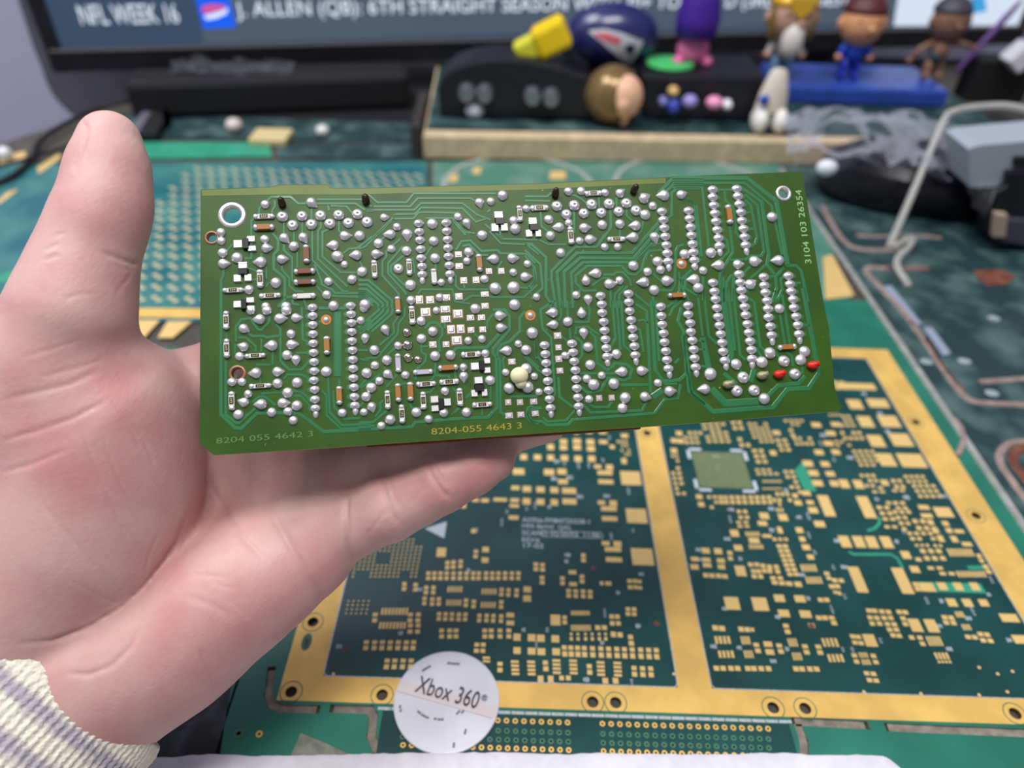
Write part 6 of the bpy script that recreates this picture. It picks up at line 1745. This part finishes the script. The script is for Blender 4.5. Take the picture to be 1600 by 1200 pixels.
def staff(t, base, Hh):
    a = base + Vector((.26, -.10, .10)) * Hh; b = base + Vector((.78, -.06, 1.02)) * Hh
    q = MB(); q.tube([a, a.lerp(b, .1), a.lerp(b, .75), a.lerp(b, .92), b], [.02 * Hh, .034 * Hh, .042 * Hh, .03 * Hh, .006 * Hh], 10); q.build('purple_staff', mat('purple_staff', srgb(104, 72, 132), .45), t, smooth=True)
    q = MB(); q.ell(base + Vector((-.02, -.02, .30)) * Hh, .11 * Hh, .10 * Hh, .10 * Hh); q.build('dark_skirt', mat('dark_teal_cloth', srgb(46, 66, 66), .6), t, smooth=True)
figure(1440, -6, 152, Yt + .04, 'dark haired brown toy figure reaching out and holding a purple staff', SK2, mat('grey_black_hair', srgb(64, 62, 72), .5), SK2, SK2, 1.05,
       arms={-1: [(-.08, 0, .47), (-.26, -.03, .40), (-.38, -.05, .24)], 1: [(.09, 0, .47), (.26, -.05, .46), (.42, -.07, .42)]}, prop=staff)
p = vp(1592, 88, Yt + .02); MB().box(p, .020, .02, .022, Vector((.8, 0, -.6)), (0, 1, 0), Vector((.6, 0, .8))).build('white_cube', mat('white_cube', srgb(216, 216, 222), .4), None, bevel=.002, label='small white cube at the right picture edge below the television', cat='cube')
p2 = Vector((p.x, p.y + .01, (p.z + ZT_) / 2)); MB().box(p2 + Vector((0, .012, -.004)), .06, .03, p.z - ZT_ - .004).build('black_stand', MATTE, None, bevel=.003, label='matte black stand holding the white cube', cat='stand')
# ---- right: black round dock, clear bag, grey unit
bc = onz(1452, 292, 0.0); br = .105
db = thing('speaker_dock', bc, 'glossy black round dock under a clear plastic bag at right', 'dock')
MB().lathe([(br * .90, 0), (br * .98, .006), (br, .018), (br * .97, .030), (br * .86, .036), (br * .80, .035), (br * .5, .033), (0, .033)], 56, bc + Vector((.014, -.018, 0)), sx=1.15, sy=.52).build('base_shell', mat('black_gloss', srgb(20, 20, 26), .2), db, smooth='auto')
MB().lathe([(br * .70, .034), (br * .70, .0365), (br * .66, .0365), (br * .66, .034), (br * .70, .034)], 48, bc + Vector((.014, -.018, 0)), sx=1.15, sy=.52).build('groove_ring', MATTE, db, smooth='auto')
BAG = clear_plastic('clear_bag', .05, rough=.18)
bag_ = crumple('clear_bag', [onz(1232, 292, .03), onz(1470, 308, .03), onz(1470, 215, .03), onz(1216, 205, .03)], 0.010, 0.012, 7.0, 'crumpled clear plastic bag lying over the black round dock', 'bag', BAG, n=48, dome=.018, sc=26)
m_ = MB(); m_.ell(onz(1292, 262, .044), .008, .006, .006, n=12, m=8); m_.build('glare_spot', mat('glare_white', srgb(226, 228, 236), .3), bag_, smooth=True, label='white ball standing in for a glare spot')  # glare on the bag, put in as a small white ball
# grey unit with black ports
Yu = 0.485
gu = thing('grey_unit', vp(1580, 385, Yu), 'pale grey electronics unit with black ports at the right edge', 'electronics')
def ubx(name, pts, Y, dep, m, bev=.001): MB().prism([Vector((q.x, q.y, max(q.z, .001))) for q in (vp(x, y, Y) for x, y in pts)], (0, dep, 0)).build(name, m, gu, bevel=bev)
ubx('grey_housing', [(1516, 294), (1512, 232), (1530, 226), (1690, 212), (1690, 288), (1572, 294)], Yu + .0, .035, mat('pale_grey_plastic', srgb(158, 166, 178), .5))
ubx('port', [(1586, 262), (1586, 246), (1690, 244), (1690, 262)], Yu - .003, .006, MATTE)
ubx('black_housing', [(1556, 384), (1556, 300), (1575, 290), (1575, 270), (1690, 264), (1690, 400)], Yu - .006, .03, BLACK)
ubx('dark_face', [(1566, 378), (1564, 342), (1690, 350), (1690, 402)], Yu - .010, .005, mat('slate_plastic', srgb(70, 70, 82), .45))
ubx('tan_bracket', [(1552, 372), (1556, 334), (1576, 336), (1572, 372)], Yu - .013, .006, mat('tan_bracket', srgb(170, 152, 134), .5))
crumple('plastic_film', [vp(1505, 285, Yu - .02), vp(1560, 285, Yu - .02), vp(1545, 330, Yu - .03), vp(1528, 352, Yu - .03)], 0, .006, 4.0, 'crumpled corner of clear film hanging below the grey unit', 'film', BAG, n=12, sc=90)
# clear plastic rod bent over, and a short curl
ROD = mat('milky_clear_plastic', srgb(214, 214, 208), .2, 0, trans=.55, ior=1.3)
g0 = onz(1388, 388, 0); d0 = depth_at(g0) * 1000
MB().tube(sm3([g0, cam(1418, 320, d0 + 6), cam(1452, 240, d0 + 6), cam(1474, 190, d0 + 6), cam(1490, 174, d0 + 4), cam(1540, 166, d0), cam(1590, 168, d0 - 6), cam(1650, 190, d0 - 12)], 6), 0.0026, 10).build('plastic_rod', ROD, None, smooth=True, label='tall milky clear plastic rod bent over beside the black dock', cat='rod')
MB().tube(sm3([onz(1396, 386, .003), onz(1424, 372, .006), onz(1422, 384, .008), onz(1404, 402, .007), onz(1402, 418, .006), onz(1413, 436, .003), onz(1420, 448, .0015)], 6), 0.0024, 10).build('plastic_curl', ROD, None, smooth=True, label='short milky plastic curl lying at the foot of the bent rod', cat='curl')
